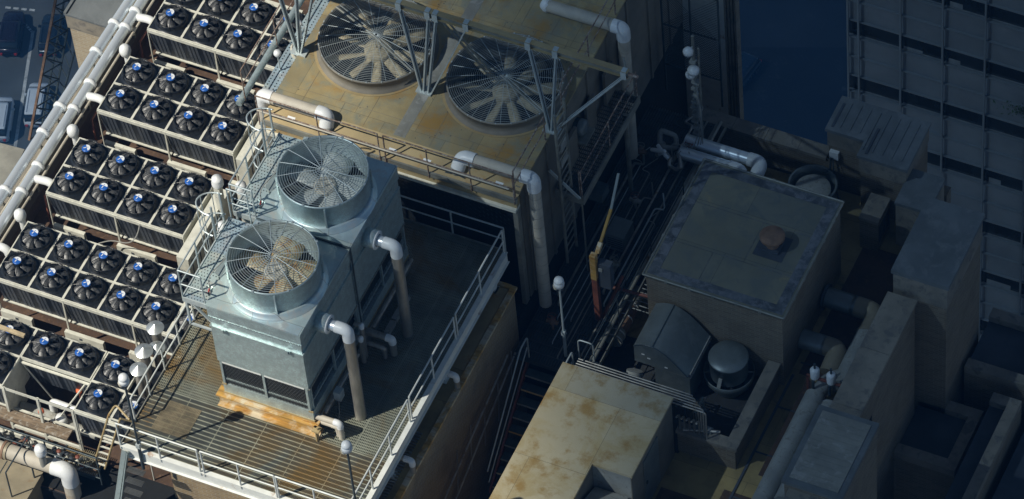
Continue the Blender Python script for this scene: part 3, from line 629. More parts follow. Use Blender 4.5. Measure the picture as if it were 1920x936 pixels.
railing('deck_railing', 'white railing along the front edge, right of the small gap in it', [(-1.95, DY0-.1), (-.05, DY0-.1)], .9, group='white railings round the grating deck')
railing('deck_railing', 'white railing at the front right corner of the deck', [(.0, DY0-.1), (DX1+.05, DY0-.1)], .95, group='white railings round the grating deck')
railing('deck_railing', 'white railing on the right edge nearest the front corner', [(DX1+.05, DY0-.1), (DX1+.05, .9)], 1.0, group='white railings round the grating deck')
railing('deck_railing', 'white railing on the middle of the right edge of the deck', [(DX1+.05, 1.0), (DX1+.05, 3.5)], 1.25, group='white railings round the grating deck')
railing('deck_railing', 'white railing on the rear part of the right edge and the far corner', [(DX1+.05, 3.62), (DX1+.05, 6.3)], 1.35, group='white railings round the grating deck')
railing('deck_railing', 'pale railing across the rear edge of the deck before the dark louvres', [(-.85, 6.38), (DX1+.05, 6.38)], 1.4, m='galv_rail', group='white railings round the grating deck')
railing('deck_railing', 'white railing on the left edge of the deck behind the cone vents', [(DX0, -1.45), (DX0, 1.75)], .8, group='white railings round the grating deck')
# cone vents
for k, (x_, y_, z_, r_) in enumerate([(-4.76, .95, .42, .215), (-4.55, .55, .22, .21), (-4.74, .28, .34, .225), (-4.62, -.25, .34, .215)]):
    t = thing('cone_vent', ['rearmost shiny cone capped vent stack', 'half hidden cone capped vent stack behind the middle one', 'middle shiny cone capped vent stack', 'front shiny cone capped vent stack'][k]+' left of the deck', 'vent', (x_, y_, RZ), group='cone capped vent stacks')
    b = MB('pipe_old'); b.lathe((x_, y_, 0), [(.12, RZ), (.12, z_-.1)], 18); b.m('white_fit').lathe((x_, y_, 0), [(.125, z_-.16), (.125, z_-.04)], 18); b.build('stack', t)
    b = MB('cone_alu'); b.lathe((x_, y_, z_), [(r_, -.06), (r_, -.04), (.001, .10)], 28, smooth=False); b.build('cap', t)
# ============================================================ GALVANIZED COOLING TOWERS
def arc_wires(b, cx, cy, z, R, rings, dome, wr, spokes, r0=.02, n=48, sw=None):
    for k in range(rings):
        r_ = r0+(R-r0)*(k+1)/rings; h = z+dome*(1-(r_/R)**2)
        b.tube([(cx+r_*math.cos(2*math.pi*i/n), cy+r_*math.sin(2*math.pi*i/n), h) for i in range(n+1)], wr, 3, False)
    for k in range(spokes):
        a = 2*math.pi*(k+.3)/spokes; b.tube([(cx+r_*math.cos(a), cy+r_*math.sin(a), z+dome*(1-(r_/R)**2)+.008) for r_ in (r0, R*.33, R*.66, R)], sw or wr*1.5, 4, False)
def blade_set(name, parent, m, cx, cy, z, r0, R, n, wid, tilt, ph, thick=.01):
    for k in range(n):
        a0 = ph+2*math.pi*k/n; d = V(math.cos(a0), math.sin(a0), 0); s_ = V(-math.sin(a0), math.cos(a0), 0); vs = []; N_ = 4; c = V(cx, cy, z)
        b = MB(m)
        for side in (0, 1):
            for i in range(N_+1):
                f = i/N_; r_ = r0+(R-r0)*f; ww = wid*(.72+.35*math.sin(f*2.2)); tl = tilt*(1-.45*f)
                for j in range(4):
                    u = j/3-.5; p = c+d*r_+s_*(u*ww)*math.cos(tl)+V(0, 0, u*ww*math.sin(tl)+.03*math.cos(u*3)-side*thick); vs.append(p)
        q = (N_+1)*4
        fs = [(i*4+j, (i+1)*4+j, (i+1)*4+j+1, i*4+j+1) for i in range(N_) for j in range(3)]
        fs += [(q+i*4+j+1, q+(i+1)*4+j+1, q+(i+1)*4+j, q+i*4+j) for i in range(N_) for j in range(3)]
        fs += [(N_*4+j, q+N_*4+j, q+N_*4+j+1, N_*4+j+1) for j in range(3)]+[(i*4, q+i*4, q+(i+1)*4, (i+1)*4) for i in range(N_)]+[(i*4+3, (i+1)*4+3, q+(i+1)*4+3, q+i*4+3) for i in range(N_)]
        b.add(vs, fs, True); b.build(name, parent)
def gtower(y0, y1, label, bladem, front):
    x0, x1 = CTX0, CTX1; t = thing('cooling_tower', label, 'cooling tower', ((x0+x1)/2, (y0+y1)/2, 0), group='galvanized cooling tower cells on the deck')
    ZT = 3.85; e = .004 if not front else 0
    b = MB('galv'); b.box((x0+.06, y0+.03+e, 1.0), (x1-.05, y1-.02, 1.05)); 
    # casing: lower sheet, upper sloped bands
    b.box((x0, y0, 1.72), (x1, y1, 3.05)); b.build('casing', t)
    b = MB('galv'); b.box((x0+.02, y0+.02, 3.051), (x1-.02, y1-.001, 3.42)); b.box((x0-.025, y0-.025, 3.03), (x1+.02, y1-.0015, 3.075)); b.box((x0-.02, y0-.02, 3.40), (x1+.02, y1-.0012, 3.45)); b.box((x0-.015, y0-.015, 3.451), (x1+.015, y1-.001, 3.80)); b.build('upper_band', t)
    b = MB('galv_top'); b.box((x0-.03, y0-.03, 3.801), (x1+.03, y1-.0008, ZT))
    b.m('galv').box((x0+1.2, y0, ZT), (x0+1.205, y1-.01, ZT+.004)); b.box((x0, y0+1.3, ZT+.0005), (x1, y0+1.305, ZT+.003)); b.build('top_deck', t)
    # rivets and lugs
    b = MB('galv')
    for k in range(24): yy = y0+.08+k*(y1-y0-.16)/23; b.box((x1+.002, yy-.012, 1.76), (x1+.02, yy+.012, 1.785)); b.box((x1+.021, yy-.01, 3.46), (x1+.033, yy+.01, 3.48))
    if front:
        for xx in (x0+.35, x1-.35): b.box((xx-.06, y0-.07, 3.0), (xx+.06, y0-.026, 3.11)); b.box((xx-.02, y0-.1, 3.02), (xx+.02, y0-.07, 3.15))
        for k in range(30): xx = x0+.05+k*(x1-x0-.1)/29; b.box((xx-.01, y0-.03, 3.415), (xx+.01, y0-.021, 3.435))
    for yy in (y0+.9, y0+1.75): b.box((x1+.021, yy-.008, 3.08), (x1+.03, yy+.008, 3.4))
    b.m('old_steel').box((x1+.003, y0, 1.70), (x1+.03, y1-.004, 1.74)); b.build('fasteners', t)
    # louvre section
    b = MB('galv'); s_ = .06
    for xx in (x0+.04, x0+.04+(x1-x0-.1)/2-.03, x1-.1): b.box((xx, y0+.005, .82), (xx+.06, y0+.1, 1.72))
    for yy in (y0+.101, (y0+y1)/2, y1-.07): b.box((x1-.07, yy, .82), (x1-.01, yy+.05, 1.72)); b.box((x0+.04, yy, .82), (x0+.1, yy+.05, 1.72))
    b.m('white_paint'); 
    if front: b.box((x0+.11, y0+.0, 1.66), (x0+1.12, y0+.04, 1.712)); b.box((x0+1.2, y0+.0, 1.66), (x1-.12, y0+.04, 1.712))
    b.build('louvre_frame', t)
    b = MB('fill_dark'); b.box((x0+.12, y0+.045, .85), (x1-.12, y1-.03, 1.7)); b.build('fill_pack', t)
    # corrugated fill sheets at front: zigzag relief
    b = MB('fill_grey')
    if front:
        for (xa, xb) in ((x0+.1, x0+1.14), (x0+1.2, x1-.1)):
            nx = 26; nz = 12
            for i in range(nx):
                for j in range(nz):
                    xx = xa+(xb-xa)*(i+.5)/nx; zz = .86+.8*(j+.5)/nz; d_ = .012 if (i+j) % 2 else -.012
                    b.bar((xx-.014, y0+.03+d_, zz-.02), (xx+.014, y0+.03-d_, zz+.018), .012, .010, up=(0, 1, 0))
    for yy in np.arange(y0+.2, y1-.1, .14): b.bar((x1-.09, yy, .87), (x1-.09, yy+.03, 1.68), .008, .008, up=(1, 0, 0))
    b.build('louvre', t)
    b = MB('galv'); b.box((x0+.02, y0+.02, .50), (x1-.0, y1-.003, .82)); b.m('tan_ledge').box((x0, y0, .455), (x1+.02, y1-.002, .50)); b.box((x0, y0, .80), (x0+.12, y0+.019, .86)); b.box((x1-.1, y0, .80), (x1+.02, y0+.019, .86)); b.build('basin', t)
    # shroud
    cx, cy = -1.15, y0+1.22; ZR = 4.72
    b = MB('galv_top'); b.lathe((cx, cy, 0), [(1.2, ZT), (1.2, ZT+.02), (1.17, ZT+.03), (1.13, ZT+.13), (1.10, ZT+.16), (1.09, ZT+.165), (1.05, ZT+.16)], 64); b.build('shroud_base', t)
    b = MB('galv'); b.lathe((cx, cy, 0), [(1.055, ZT+.12), (1.055, ZR-.05), (1.075, ZR-.05), (1.08, ZR-.03), (1.08, ZR), (1.045, ZR), (1.04, ZR-.03), (1.035, ZT-.0), (1.035, ZT)], 64)
    for k in range(4): a = k*math.pi/2-1.1; b.box((cx+1.09*math.cos(a)-.02, cy+1.09*math.sin(a)-.02, ZT+.16), (cx+1.09*math.cos(a)+.02, cy+1.09*math.sin(a)+.02, ZR-.06))
    b.build('shroud', t)
    b = MB('dark_void'); b.disc((cx, cy, ZT+.006), 1.034, 48); b.build('fan_throat', t)
    g = MB('galv_rail'); arc_wires(g, cx, cy, ZR+.005, 1.06, 18, .07, .0072, 16, .05, 56, .009); 
    for k in range(8): a = k*math.pi/4; g.box((cx+1.07*math.cos(a)-.025, cy+1.07*math.sin(a)-.025, ZR), (cx+1.07*math.cos(a)+.025, cy+1.07*math.sin(a)+.025, ZR+.03))
    g.build('fan_guard', t)
    blade_set('blade', t, bladem, cx, cy, ZT+.27, .2, 1.0, 5, .62, .42, .35)
    b = MB('hub_light'); b.lathe((cx, cy, 0), [(.02, ZT+.05), (.24, ZT+.06), (.27, ZT+.1), (.27, ZT+.35), (.26, ZT+.37), (.15, ZT+.38), (.145, ZT+.365), (.05, ZT+.365), (.045, ZT+.38), (.001, ZT+.38)], 32); b.build('hub', t)
    b = MB('old_steel'); b.bar((cx-1.03, cy+.1, ZT+.06), (cx+1.03, cy+.1, ZT+.06), .07, .09); b.bar((cx-1.03, cy-.1, ZT+.06), (cx+1.03, cy-.1, ZT+.06), .07, .09); b.build('motor_support', t)
    # inlet nozzle box on right side + pipe
    py = y0+.62 if front else y0+1.0
    return t
g1 = gtower(CTY0, 2.42, 'front galvanized cooling tower with rust tinted fan blades', 'blade_cream', True)
g2 = gtower(2.46, CTY1, 'rear galvanized cooling tower with clean pale fan blades', 'blade_clean', False)
b = MB('rust_steel'); b.box((CTX0-.16, CTY0-.12, .40), (CTX1+.12, CTY0+.2, .43)); b.box((CTX0-.16, CTY0+.02, .03), (CTX1+.12, CTY0+.04, .399)); b.box((CTX0-.16, CTY0-.12, .004), (CTX1+.12, CTY0+.2, .029))
b.build('rusty_beam', label='rusty orange steel beam under the front cooling tower', cat='beam')
for k, (x_, lb) in enumerate(((CTX1-.05, 'grey steel beam along the right underside of the cooling towers'), (CTX0+.1, 'grey steel beam along the left underside of the cooling towers'))):
    b = MB('old_steel'); b.box((x_-.08, CTY0+.21, .40), (x_+.08, CTY1, .43)); b.box((x_-.01, CTY0+.21, .03), (x_+.01, CTY1, .399)); b.box((x_-.08, CTY0+.21, .004), (x_+.08, CTY1, .029)); b.build('support_beam', label=lb, cat='beam')
# big side pipes
def sidepipe(y_, zc, xo, r, base, label, ry):
    t = thing('discharge_pipe', label, 'pipe', (xo, y_, base), group='steel discharge pipes with white elbows')
    b = MB('galv'); b.lathe((CTX1, y_, zc), [(.001, .0), (.24, .0), (.24, .30), (.2, .30)], 28, axis='x'); b.m('white_fit').lathe((CTX1, y_, zc), [(.235, .30), (.235, .33), (.15, .33)], 28, axis='x'); b.m('pipe_alu').tube([(CTX1+.3, y_, zc), (xo-.22, y_, zc)], r*.95, 20); b.build('nozzle', t)
    b = MB('white_fit'); b.tube(fillet([(xo-.30, y_, zc), (xo, y_, zc), (xo, y_, zc-.34)], .24, 8), r*1.08, 22); b.build('elbow', t)
    b = MB('pipe_old'); b.tube([(xo, y_, zc-.33), (xo, y_, base)], r, 24); b.build('riser', t)
sidepipe(.62, 3.35, .78, .135, 0, 'tall steel pipe with white elbow at the front cooling tower', 0)
sidepipe(3.25, 3.35, .78, .135, 0, 'tall steel pipe with white elbow at the rear cooling tower', 0)
def lowpipe(pts, r, label, m='pipe_old', m2='white_fit', er=.12):
    P = [Vector(p) for p in pts]; t = thing('drain_pipe', label, 'pipe', P[0], group='low drain pipes beside the cooling towers')
    b = MB(m)
    for a, c in zip(P, P[1:]): d = (c-a).normalized(); b.tube([a+d*(.1 if a is not P[0] else 0), c-d*(.1 if c is not P[-1] else 0)], r, 14)
    b.build('pipe', t)
    for i in range(1, len(P)-1):
        d0 = (P[i-1]-P[i]).normalized()*.15; d1 = (P[i+1]-P[i]).normalized()*.15; b = MB(m2); b.tube(fillet([P[i]+d0, P[i], P[i]+d1], .11, 6), r*1.12, 14); b.build('elbow', t)
lowpipe([(-.05, -.1, .55), (.62, -.1, .55), (.62, -.1, .0)], .075, 'short yellowish drain pipe with white elbow at the front corner of the front tower', 'pipe_tan')
lowpipe([(-.05, -.1, .38), (.55, -.1, .38), (.55, -.1, .05)], .055, 'thin tan pipe just below the short yellowish drain pipe', 'pipe_tan', 'pipe_tan')
lowpipe([(-.05, 2.55, .62), (.75, 2.55, .62), (.75, 2.55, .05)], .085, 'grey drain pipe with white elbow between the two tall pipes')
lowpipe([(-.05, 2.38, .42), (.6, 2.38, .42), (.6, 2.38, .05)], .06, 'thin grey pipe below the grey drain pipe', 'pipe_old', 'pipe_old')
for z_, y_, x_ in ((1.3, 2.2, .18), (1.0, 2.05, .2)):
    b = MB('pipe_old'); b.tube(fillet([(0, y_, z_), (x_, y_, z_), (x_, y_, .1)], .08), .06, 12); b.m('white_fit').lathe((x_, y_, z_), [(.001, .07), (.06, .05), (.072, 0), (.06, -.1)], 14); b.build('riser_pipe', label='small white capped riser between the two cooling towers, %s one' % ('taller' if z_ > 1.2 else 'shorter'), cat='pipe')
b = MB('galv_rail'); b.box((.16, .55, .45), (.34, .75, .75)); b.m('cable').tube(fillet([(.25, .6, .5), (.3, .5, .25), (.35, .3, .03)], .1), .012, 6); b.build('junction_box', label='small grey junction box on the side of the front tower', cat='junction box')
b = MB('pipe_old'); b.tube([(.12, .1, .45), (.12, 2.3, .45)], .05, 10); b.build('side_conduit', label='long conduit along the foot of the front tower side', cat='conduit')
b = MB('pipe_old'); b.tube([(.12, 2.8, .45), (.12, 5.0, .45)], .05, 10); b.build('side_conduit', label='long conduit along the foot of the rear tower side', cat='conduit')
for k in range(3):
    y_ = 3.0+k*.42; b = MB('insul'); b.box((.28, y_, .01), (.42, y_+.36, .16)); b.m('rust_steel').box((.3, y_-.04, .01), (.4, y_-.005, .1)); b.build('concrete_block', label='pale block beside the rear tower foot, %s in its row' % ['first', 'middle', 'last'][k], cat='block', group='pale blocks beside the rear tower foot')
t = thing('floodlight_bracket', 'rusty valve stub on the front corner of the rusty beam', 'valve', (.12, -.45, 0))
b = MB('tan_ledge'); b.box((.1, -.42, .0), (.13, -.3, .42)); b.box((.04, -.45, .38), (.22, -.28, .43)); b.tube([(.12, -.38, .0), (.16, -.36, .5)], .03, 8); b.build('bracket', t)
# seam channel between towers
b = MB('rail_dark'); b.box((CTX0, 2.4205, 3.86), (CTX1+.05, 2.4595, 3.90)); b.box((CTX1+.035, 2.42, 1.0), (CTX1+.06, 2.46, 3.86)); b.build('joint_strip', label='dark joint strip between the two galvanized cooling towers', cat='strip')
# ---- perforated walkways on left side
def walkway(y0, y1, label, k):
    x0, x1, z = -3.02, CTX0-.035, 3.72
    t = thing('walkway', label, 'walkway', ((x0+x1)/2, y0, z), group='perforated walkways on the cooling towers')
    b = MB('galv_top'); b.box((x0, y0, z-.03), (x1, y1, z)); b.m('dark_void'); c = 0
    yy = y0+.05
    while yy < y1-.04:
        xx = x0+.05+(.03 if c % 2 else 0)
        while xx < x1-.03: b.disc((xx, yy, z+.002), .016, 6); xx += .075
        yy += .085; c += 1
    b.build('plate', t)
    b = MB('galv_rail'); b.box((x0-.03, y0, z-.13), (x0-.001, y1, z+.03)); b.box((x0, y0-.03, z-.13), (x1, y0-.001, z+.03)); b.build('edge_beam', t)
    b = MB('galv_rail'); b.bar((x0, y0+.1, z-.1), (x1, y0+.1, 2.9), .05); b.bar((x0, y1-.1, z-.1), (x1, y1-.1, 2.9), .05); b.bar((x0, y0+.1, z-.1), (x0, y0+.1, 2.6), .05); b.bar((x0, y0+.1, 2.62), (x1, y0+.1, 2.62), .05); b.build('brace', t)
    b = MB('galv_dull'); b.add([(x1-.25, y0+.9, z+.003), (x1, y0+.75, z+.1), (x1, y1-.6, z+.1), (x1-.25, y1-.7, z+.003)], [(0, 1, 2, 3)]); b.m('galv_top').box((x1-.22, y0+.5, z+.002), (x1-.02, y0+.72, z+.04)); b.build('cover_plate', t)
    r = railing('walkway_railing', ['grey tube railing round the front cooling tower walkway', 'grey tube railing round the rear cooling tower walkway'][k], [(x1-.05, y0), (x0, y0), (x0, y1-.75)], .9, h=1.0, r=.022, m='galv_rail', z=z, group='tube railings of the tower walkways')
    return x0, z
for k, (y0, y1, lb) in enumerate(((-.15, 2.35, 'perforated metal walkway left of the front cooling tower fan'), (2.55, 5.05, 'perforated metal walkway left of the rear cooling tower fan'))):
    x0, z = walkway(y0, y1, lb, k)
    # gate + caged ladder
    yl = y1-.35; t = thing('caged_ladder', 'grey caged ladder up to the walkway of the %s tower' % ['front', 'rear'][k], 'ladder', (x0-.1, yl, 0), group='caged ladders')
    xa = x0-.10; b = MB('galv_rail'); b.box((xa-.02, yl-.24, 0), (xa+.02, yl-.20, z+1.0)); b.box((xa-.02, yl+.20, 0), (xa+.02, yl+.24, z+1.0)); b.build('stile', t)
    for i in range(15): b = MB('galv_rail'); b.tube([(xa, yl-.22, .2+i*.27), (xa, yl+.22, .2+i*.27)], .014, 6); b.build('rung', t)
    b = MB('galv_rail')
    for zz in (1.4, 2.2, 3.0, 3.8, 4.55):
        pts = [(xa-.48*math.sin(a), yl-.34*math.cos(a), zz) for a in [math.pi*i/12 for i in range(13)]]
        b.tube(pts, .02, 5, False)
    for a in (.5, 1.2, 1.9, 2.6): b.tube([(xa-.48*math.sin(a), yl-.34*math.cos(a), 1.4), (xa-.48*math.sin(a), yl-.34*math.cos(a), 4.55)], .012, 5)
    b.build('cage', t)
    # cable
    c = MB('cable'); cy = [-.15+.4, 2.55+.45][k]; c.tube(fillet([(x0+.5, cy, 3.75), (x0+.45, cy+.1, 4.1), (x0+.6, cy+.6, 4.15), (x0+.75, cy+1.3, 4.2), (-2.25, cy+1.35, 4.0)], .3), .014, 6); c.m('cable_red').tube([(x0+.49, cy, 3.78), (x0+.52, cy-.1, 3.79)], .02, 6); c.m('rail_dark').tube([(x0+.52, cy-.1, 3.77), (x0+.56, cy-.16, 3.77)], .03, 6)
    c.build('motor_cable', label='dark motor cable looping over the %s walkway' % ['front', 'rear'][k], cat='cable')
railing('walkway_gate', 'grey swing gate frame standing between the two tower walkways', [(-3.02, 2.4), (-2.5, 2.4)], .5, h=1.0, r=.02, m='galv_rail', z=3.72)
for k in range(3):
    px, py = ((407, 338), (418, 425), (452, 350))[k]; p = at(px, py, .6)
    t = thing('capped_post', ['white capped vent post left of the rear walkway', 'white capped drum under the walkway gap', 'short white capped post by the rear ladder'][k], 'vent', (p.x, p.y, RZ), group='white capped posts behind the walkways')
    b = MB('cream'); b.box((p.x-.09, p.y-.09, RZ), (p.x+.07, p.y+.07, .5)); b.build('post', t)
    b = MB('white_fit'); b.lathe((p.x, p.y, 0), [(.15, .45), (.15, .55), (.13, .62), (.13, .68), (.001, .72)], 20); b.build('cap', t)
# row ends: cream enclosures right of rows 1-3
for k, (x0, y0, x1, y1, z1) in enumerate(((-5.62, 3.6, -5.3, 5.9, -.45), (-5.62, 6.9, -5.3, 8.6, -.5), (-3.84, 1.4, -3.6, 3.1, -.5))):
    b = MB('cream'); b.box((x0, y0, RZ), (x1, y1, z1)); 
    for i in range(8): b.m('coil_grey').box((x1, y0+.15+i*.2, z1-.9), (x1+.006, y0+.19+i*.2, z1-.15))
    b.build('electrical_cabinet', label=['cream cabinet closing the right end of the third condenser row', 'cream cabinet closing the right end of the second condenser row', 'cream cabinet closing the right end of the fourth condenser row'][k], cat='cabinet')
b = MB('cable'); b.tube(fillet([at(276, 340, -.38), at(255, 460, -.5), at(205, 450, -1.0), at(170, 462, -1.2)], .8, 8), .014, 5); b.build('loose_cable', label='thin pale cable drooping from the third condenser row', cat='cable')
# ============================================================ BIG TAN TOWER
TX0, TX1, TY0, TY1, TZ = -4.42, 2.22, 6.62, 17.5, 2.0
t = thing('large_cooling_tower', 'big tan rust stained cooling tower with two huge caged fans', 'cooling tower', (-1.1, 10, RZ))
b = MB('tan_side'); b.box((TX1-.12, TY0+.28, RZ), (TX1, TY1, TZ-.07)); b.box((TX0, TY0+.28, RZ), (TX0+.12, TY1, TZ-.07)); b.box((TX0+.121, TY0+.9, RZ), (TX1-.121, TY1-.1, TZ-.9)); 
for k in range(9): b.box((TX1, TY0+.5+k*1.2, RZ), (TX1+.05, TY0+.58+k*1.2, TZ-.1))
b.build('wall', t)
FC = [at(706, 71, TZ+.35), at(947, 147, TZ+.35)]; FR = 1.37; SQ = 1.53
def sheet(b, x0, y0, x1, y1):
    if x1-x0 > .002 and y1-y0 > .002: b.box((x0, y0, TZ-.068), (x1, y1, TZ))
b = MB('tan_metal'); ya, yb = min(c.y for c in FC)-SQ, max(c.y for c in FC)+SQ
sheet(b, TX0-.04, TY0+.55, TX1+.04, ya); sheet(b, TX0-.04, yb, TX1+.04, TY1)
xs = [TX0-.04, FC[0].x-SQ, FC[0].x+SQ, FC[1].x-SQ, FC[1].x+SQ, TX1+.04]
for i in (0, 2, 4): sheet(b, xs[i], ya, xs[i+1], yb)
for c in FC:
    sheet(b, c.x-SQ, ya, c.x+SQ, c.y-SQ); sheet(b, c.x-SQ, c.y+SQ, c.x+SQ, yb); n = 64; vs = []
    for q in range(n):
        a = 2*math.pi*(q+.5)/n-math.pi/4; ca, sa = math.cos(a), math.sin(a); f = SQ/max(abs(ca), abs(sa)); vs.append((c.x+FR*ca, c.y+FR*sa, TZ)); vs.append((c.x+f*ca, c.y+f*sa, TZ))
    b.add(vs, [(2*q, 2*q+1, (2*q+3) % (2*n), (2*q+2) % (2*n)) for q in range(n)])
    for i_, j_ in ((1, 1), (1, -1), (-1, 1), (-1, -1)):
        cs = V(c.x+i_*SQ, c.y+j_*SQ, TZ); a = math.atan2(j_, i_); p1 = a-math.pi/n; p2 = a+math.pi/n
        f1 = SQ/max(abs(math.cos(p1)), abs(math.sin(p1))); f2 = SQ/max(abs(math.cos(p2)), abs(math.sin(p2)))
        b.add([cs, V(c.x+f2*math.cos(p2), c.y+f2*math.sin(p2), TZ), V(c.x+f1*math.cos(p1), c.y+f1*math.sin(p1), TZ)], [(0, 1, 2)])
b.build('roof', t)
sm = MB('tan_side')
for k in range(9): sm.box((TX0+.3, 7.7+k*1.25, TZ), (TX1-.05, 7.706+k*1.25, TZ+.004))
for i, x_ in enumerate([-3.75, -2.9, -2.05, -1.2, -.3, .5, 1.35]):
    sm.box((x_+(i % 2)*.15, TY0+.6, TZ+.001), (x_+.007+(i % 2)*.15, 7.69, TZ+.005)); 
    for k in range(8): sm.box((x_+(k*.37) % .6, 7.71+k*1.25, TZ+.001), (x_+.006+(k*.37) % .6, 7.69+(k+1)*1.25, TZ+.005))
rv = random.Random(3)
sm.m('membrane')
for k in range(90): x_, y_ = TX0+.3+rv.random()*6.2, TY0+.6+rv.random()*7; sm.box((x_, y_, TZ+.001), (x_+.018, y_+.02, TZ+.008))
sm.m('concrete').box((-1.25, TY0+.6, TZ+.0006), (-.95, TY1, TZ+.0036))
sm.build('roof_seams', t)
b = MB('tan_ledge'); b.add([(TX0-.04, TY0, TZ-.16), (TX1+.04, TY0, TZ-.16), (TX1+.04, TY0+.548, TZ-.002), (TX0-.04, TY0+.548, TZ-.002), (TX0-.04, TY0, TZ-.2), (TX1+.04, TY0, TZ-.2), (TX1+.04, TY0+.548, TZ-.06), (TX0-.04, TY0+.548, TZ-.06)], [(0,1,2,3), (4,7,6,5), (0,4,5,1), (1,5,6,2), (2,6,7,3), (3,7,4,0)])
for k in (-3.9, -1.2, -.3, 1.6): b.m('logo_white').add([(k, TY0+.2, TZ-.1), (k+.2, TY0+.2, TZ-.1), (k+.2, TY0+.27, TZ-.08), (k, TY0+.27, TZ-.08)], [(0,1,2,3)])
b.build('front_ledge', t)
b = MB('old_steel'); b.box((TX0-.05, TY0-.05, TZ-.30), (TX1+.05, TY0-.001, TZ-.14)); b.m('tan_ledge').box((TX0, TY0+.02, TZ-.56), (TX1, TY0+.2, TZ-.31)); b.m('cream').box((TX0, TY0-.06, TZ-.66), (TX1, TY0+.2, TZ-.565)); b.build('front_beam', t)
b = MB('fill_dark'); b.box((TX0+.12, TY0+.25, RZ), (TX1-.13, TY0+.6, TZ-.67)); b.m('fill_grey')
for k in range(56):
    for j in range(7):
        x_ = TX0+.2+k*.112; z_ = 1.25-j*.16-.05*(k % 2); b.bar((x_, TY0+.245, z_), (x_+.05, TY0+.235, z_-.04), .012, .008, up=(0, 1, 0))
b.build('louvre', t)
for xa_ in (TX1-.12, TX0): b = MB('old_steel'); b.box((xa_, TY0+.02, RZ), (xa_+.12, TY0+.2, TZ-.67)); b.build('corner_post', t)
for k, (px, py) in enumerate(((706, 71), (947, 147))):
    c = at(px, py, TZ+.35); cx, cy = c.x, c.y; R = 1.41
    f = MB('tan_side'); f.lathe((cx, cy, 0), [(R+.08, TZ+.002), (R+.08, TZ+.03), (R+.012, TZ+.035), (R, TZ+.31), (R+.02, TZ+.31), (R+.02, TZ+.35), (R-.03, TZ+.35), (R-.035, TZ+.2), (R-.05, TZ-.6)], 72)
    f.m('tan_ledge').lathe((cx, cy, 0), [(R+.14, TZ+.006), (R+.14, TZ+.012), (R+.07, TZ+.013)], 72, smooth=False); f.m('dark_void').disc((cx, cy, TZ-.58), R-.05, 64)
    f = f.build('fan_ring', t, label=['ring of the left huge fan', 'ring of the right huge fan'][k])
    g = MB('galv_rail'); arc_wires(g, cx, cy, TZ+.36, R-.01, 28, .10, .005, 24, .03, 64, .0055)
    for q in range(24): a = 2*math.pi*q/24; g.box((cx+R*math.cos(a)-.015, cy+R*math.sin(a)-.015, TZ+.3), (cx+R*math.cos(a)+.015, cy+R*math.sin(a)+.015, TZ+.37))
    g.build('guard', f)
    b = MB('fan_tan'); b.lathe((cx, cy, 0), [(.3, TZ-.4), (.34, TZ-.35), (.34, TZ-.06), (.31, TZ-.03), (.001, TZ+.0)], 36); b.lathe((cx, cy, 0), [(.07, TZ-.01), (.07, TZ+.03), (.04, TZ+.03), (.04, TZ)], 16); b.build('hub', f)
    blade_set('blade', f, 'fan_tan', cx, cy, TZ-.18, .32, 1.3, 9, .27, .5, .2+k*.3)
    p0 = V(cx-1.32, cy+.52, TZ+.36); p1 = V(cx+1.25, cy-.62, TZ+.30); b = MB('old_steel'); b.tube([p0, p0.lerp(p1, .5)+V(0, 0, .12), p1], .03, 10); b.build('shaft_cover', f)
# truss frame over the fans
BY, BZ = 8.72, 5.0
t = thing('steel_gantry', 'long pale steel beam on V shaped legs over the huge fans', 'gantry', (-1.1, BY, TZ))
b = MB('tan_ledge'); b.box((-6.5, BY-.07, BZ-.10), (4.4, BY+.07, BZ-.085)); b.box((-6.5, BY-.07, BZ+.085), (4.4, BY+.07, BZ+.10)); b.m('old_steel').box((-6.5, BY-.012, BZ-.084), (4.4, BY+.012, BZ+.084)); b.build('beam', t)
def leg(xa, xb, y2=BY):
    b = MB('galv_rail'); a = V(xa, y2, BZ-.1); c = V(xb, BY, TZ+.02); d = V(0, .045, 0)
    b.bar(a+d, c+d, .035, .05, up=(0, 1, 0)); b.bar(a-d, c-d, .035, .05, up=(0, 1, 0)); b.m('membrane').bar(a, c, .03, .04, up=(0, 1, 0)); b.build('leg', t)
for xa, xb in ((-1.5, -1.18), (-.75, -1.12), (-.55, -1.0), (.25, -.92), (1.85, 2.2), (2.55, 2.25), (4.3, 2.3), (-4.9, -4.5), (-4.25, -4.45), (-3.7, -4.4)): leg(xa, xb)
for xa in (-1.5, -.75, -.55, .25, 1.85, 2.55, 4.3):
    b = MB('galv_rail'); b.box((xa-.07, BY-.09, BZ-.15), (xa+.07, BY-.072, BZ+.08)); b.box((xa-.06, BY-.07, BZ+.101), (xa+.06, BY+.07, BZ+.112)); b.build('gusset', t)
for xa in (-1.1, -4.45, 2.25): b = MB('galv_rail'); b.box((xa-.2, BY-.12, TZ+.006), (xa+.2, BY+.12, TZ+.05)); b.build('foot', t)
b = MB('old_steel'); b.bar((4.35, BY, BZ-.05), (3.0, BY+2.6, 2.1), .06); b.bar((-.6, BY+.1, BZ-.1), (.3, BY+.9, TZ+.02), .05); b.bar((-.4, BY+.1, BZ-.1), (.45, BY+.9, TZ+.02), .04); b.m('rail_brown').tube([(4.4, BY, BZ), (4.65, BY, BZ)], .04, 8); b.build('brace', t)
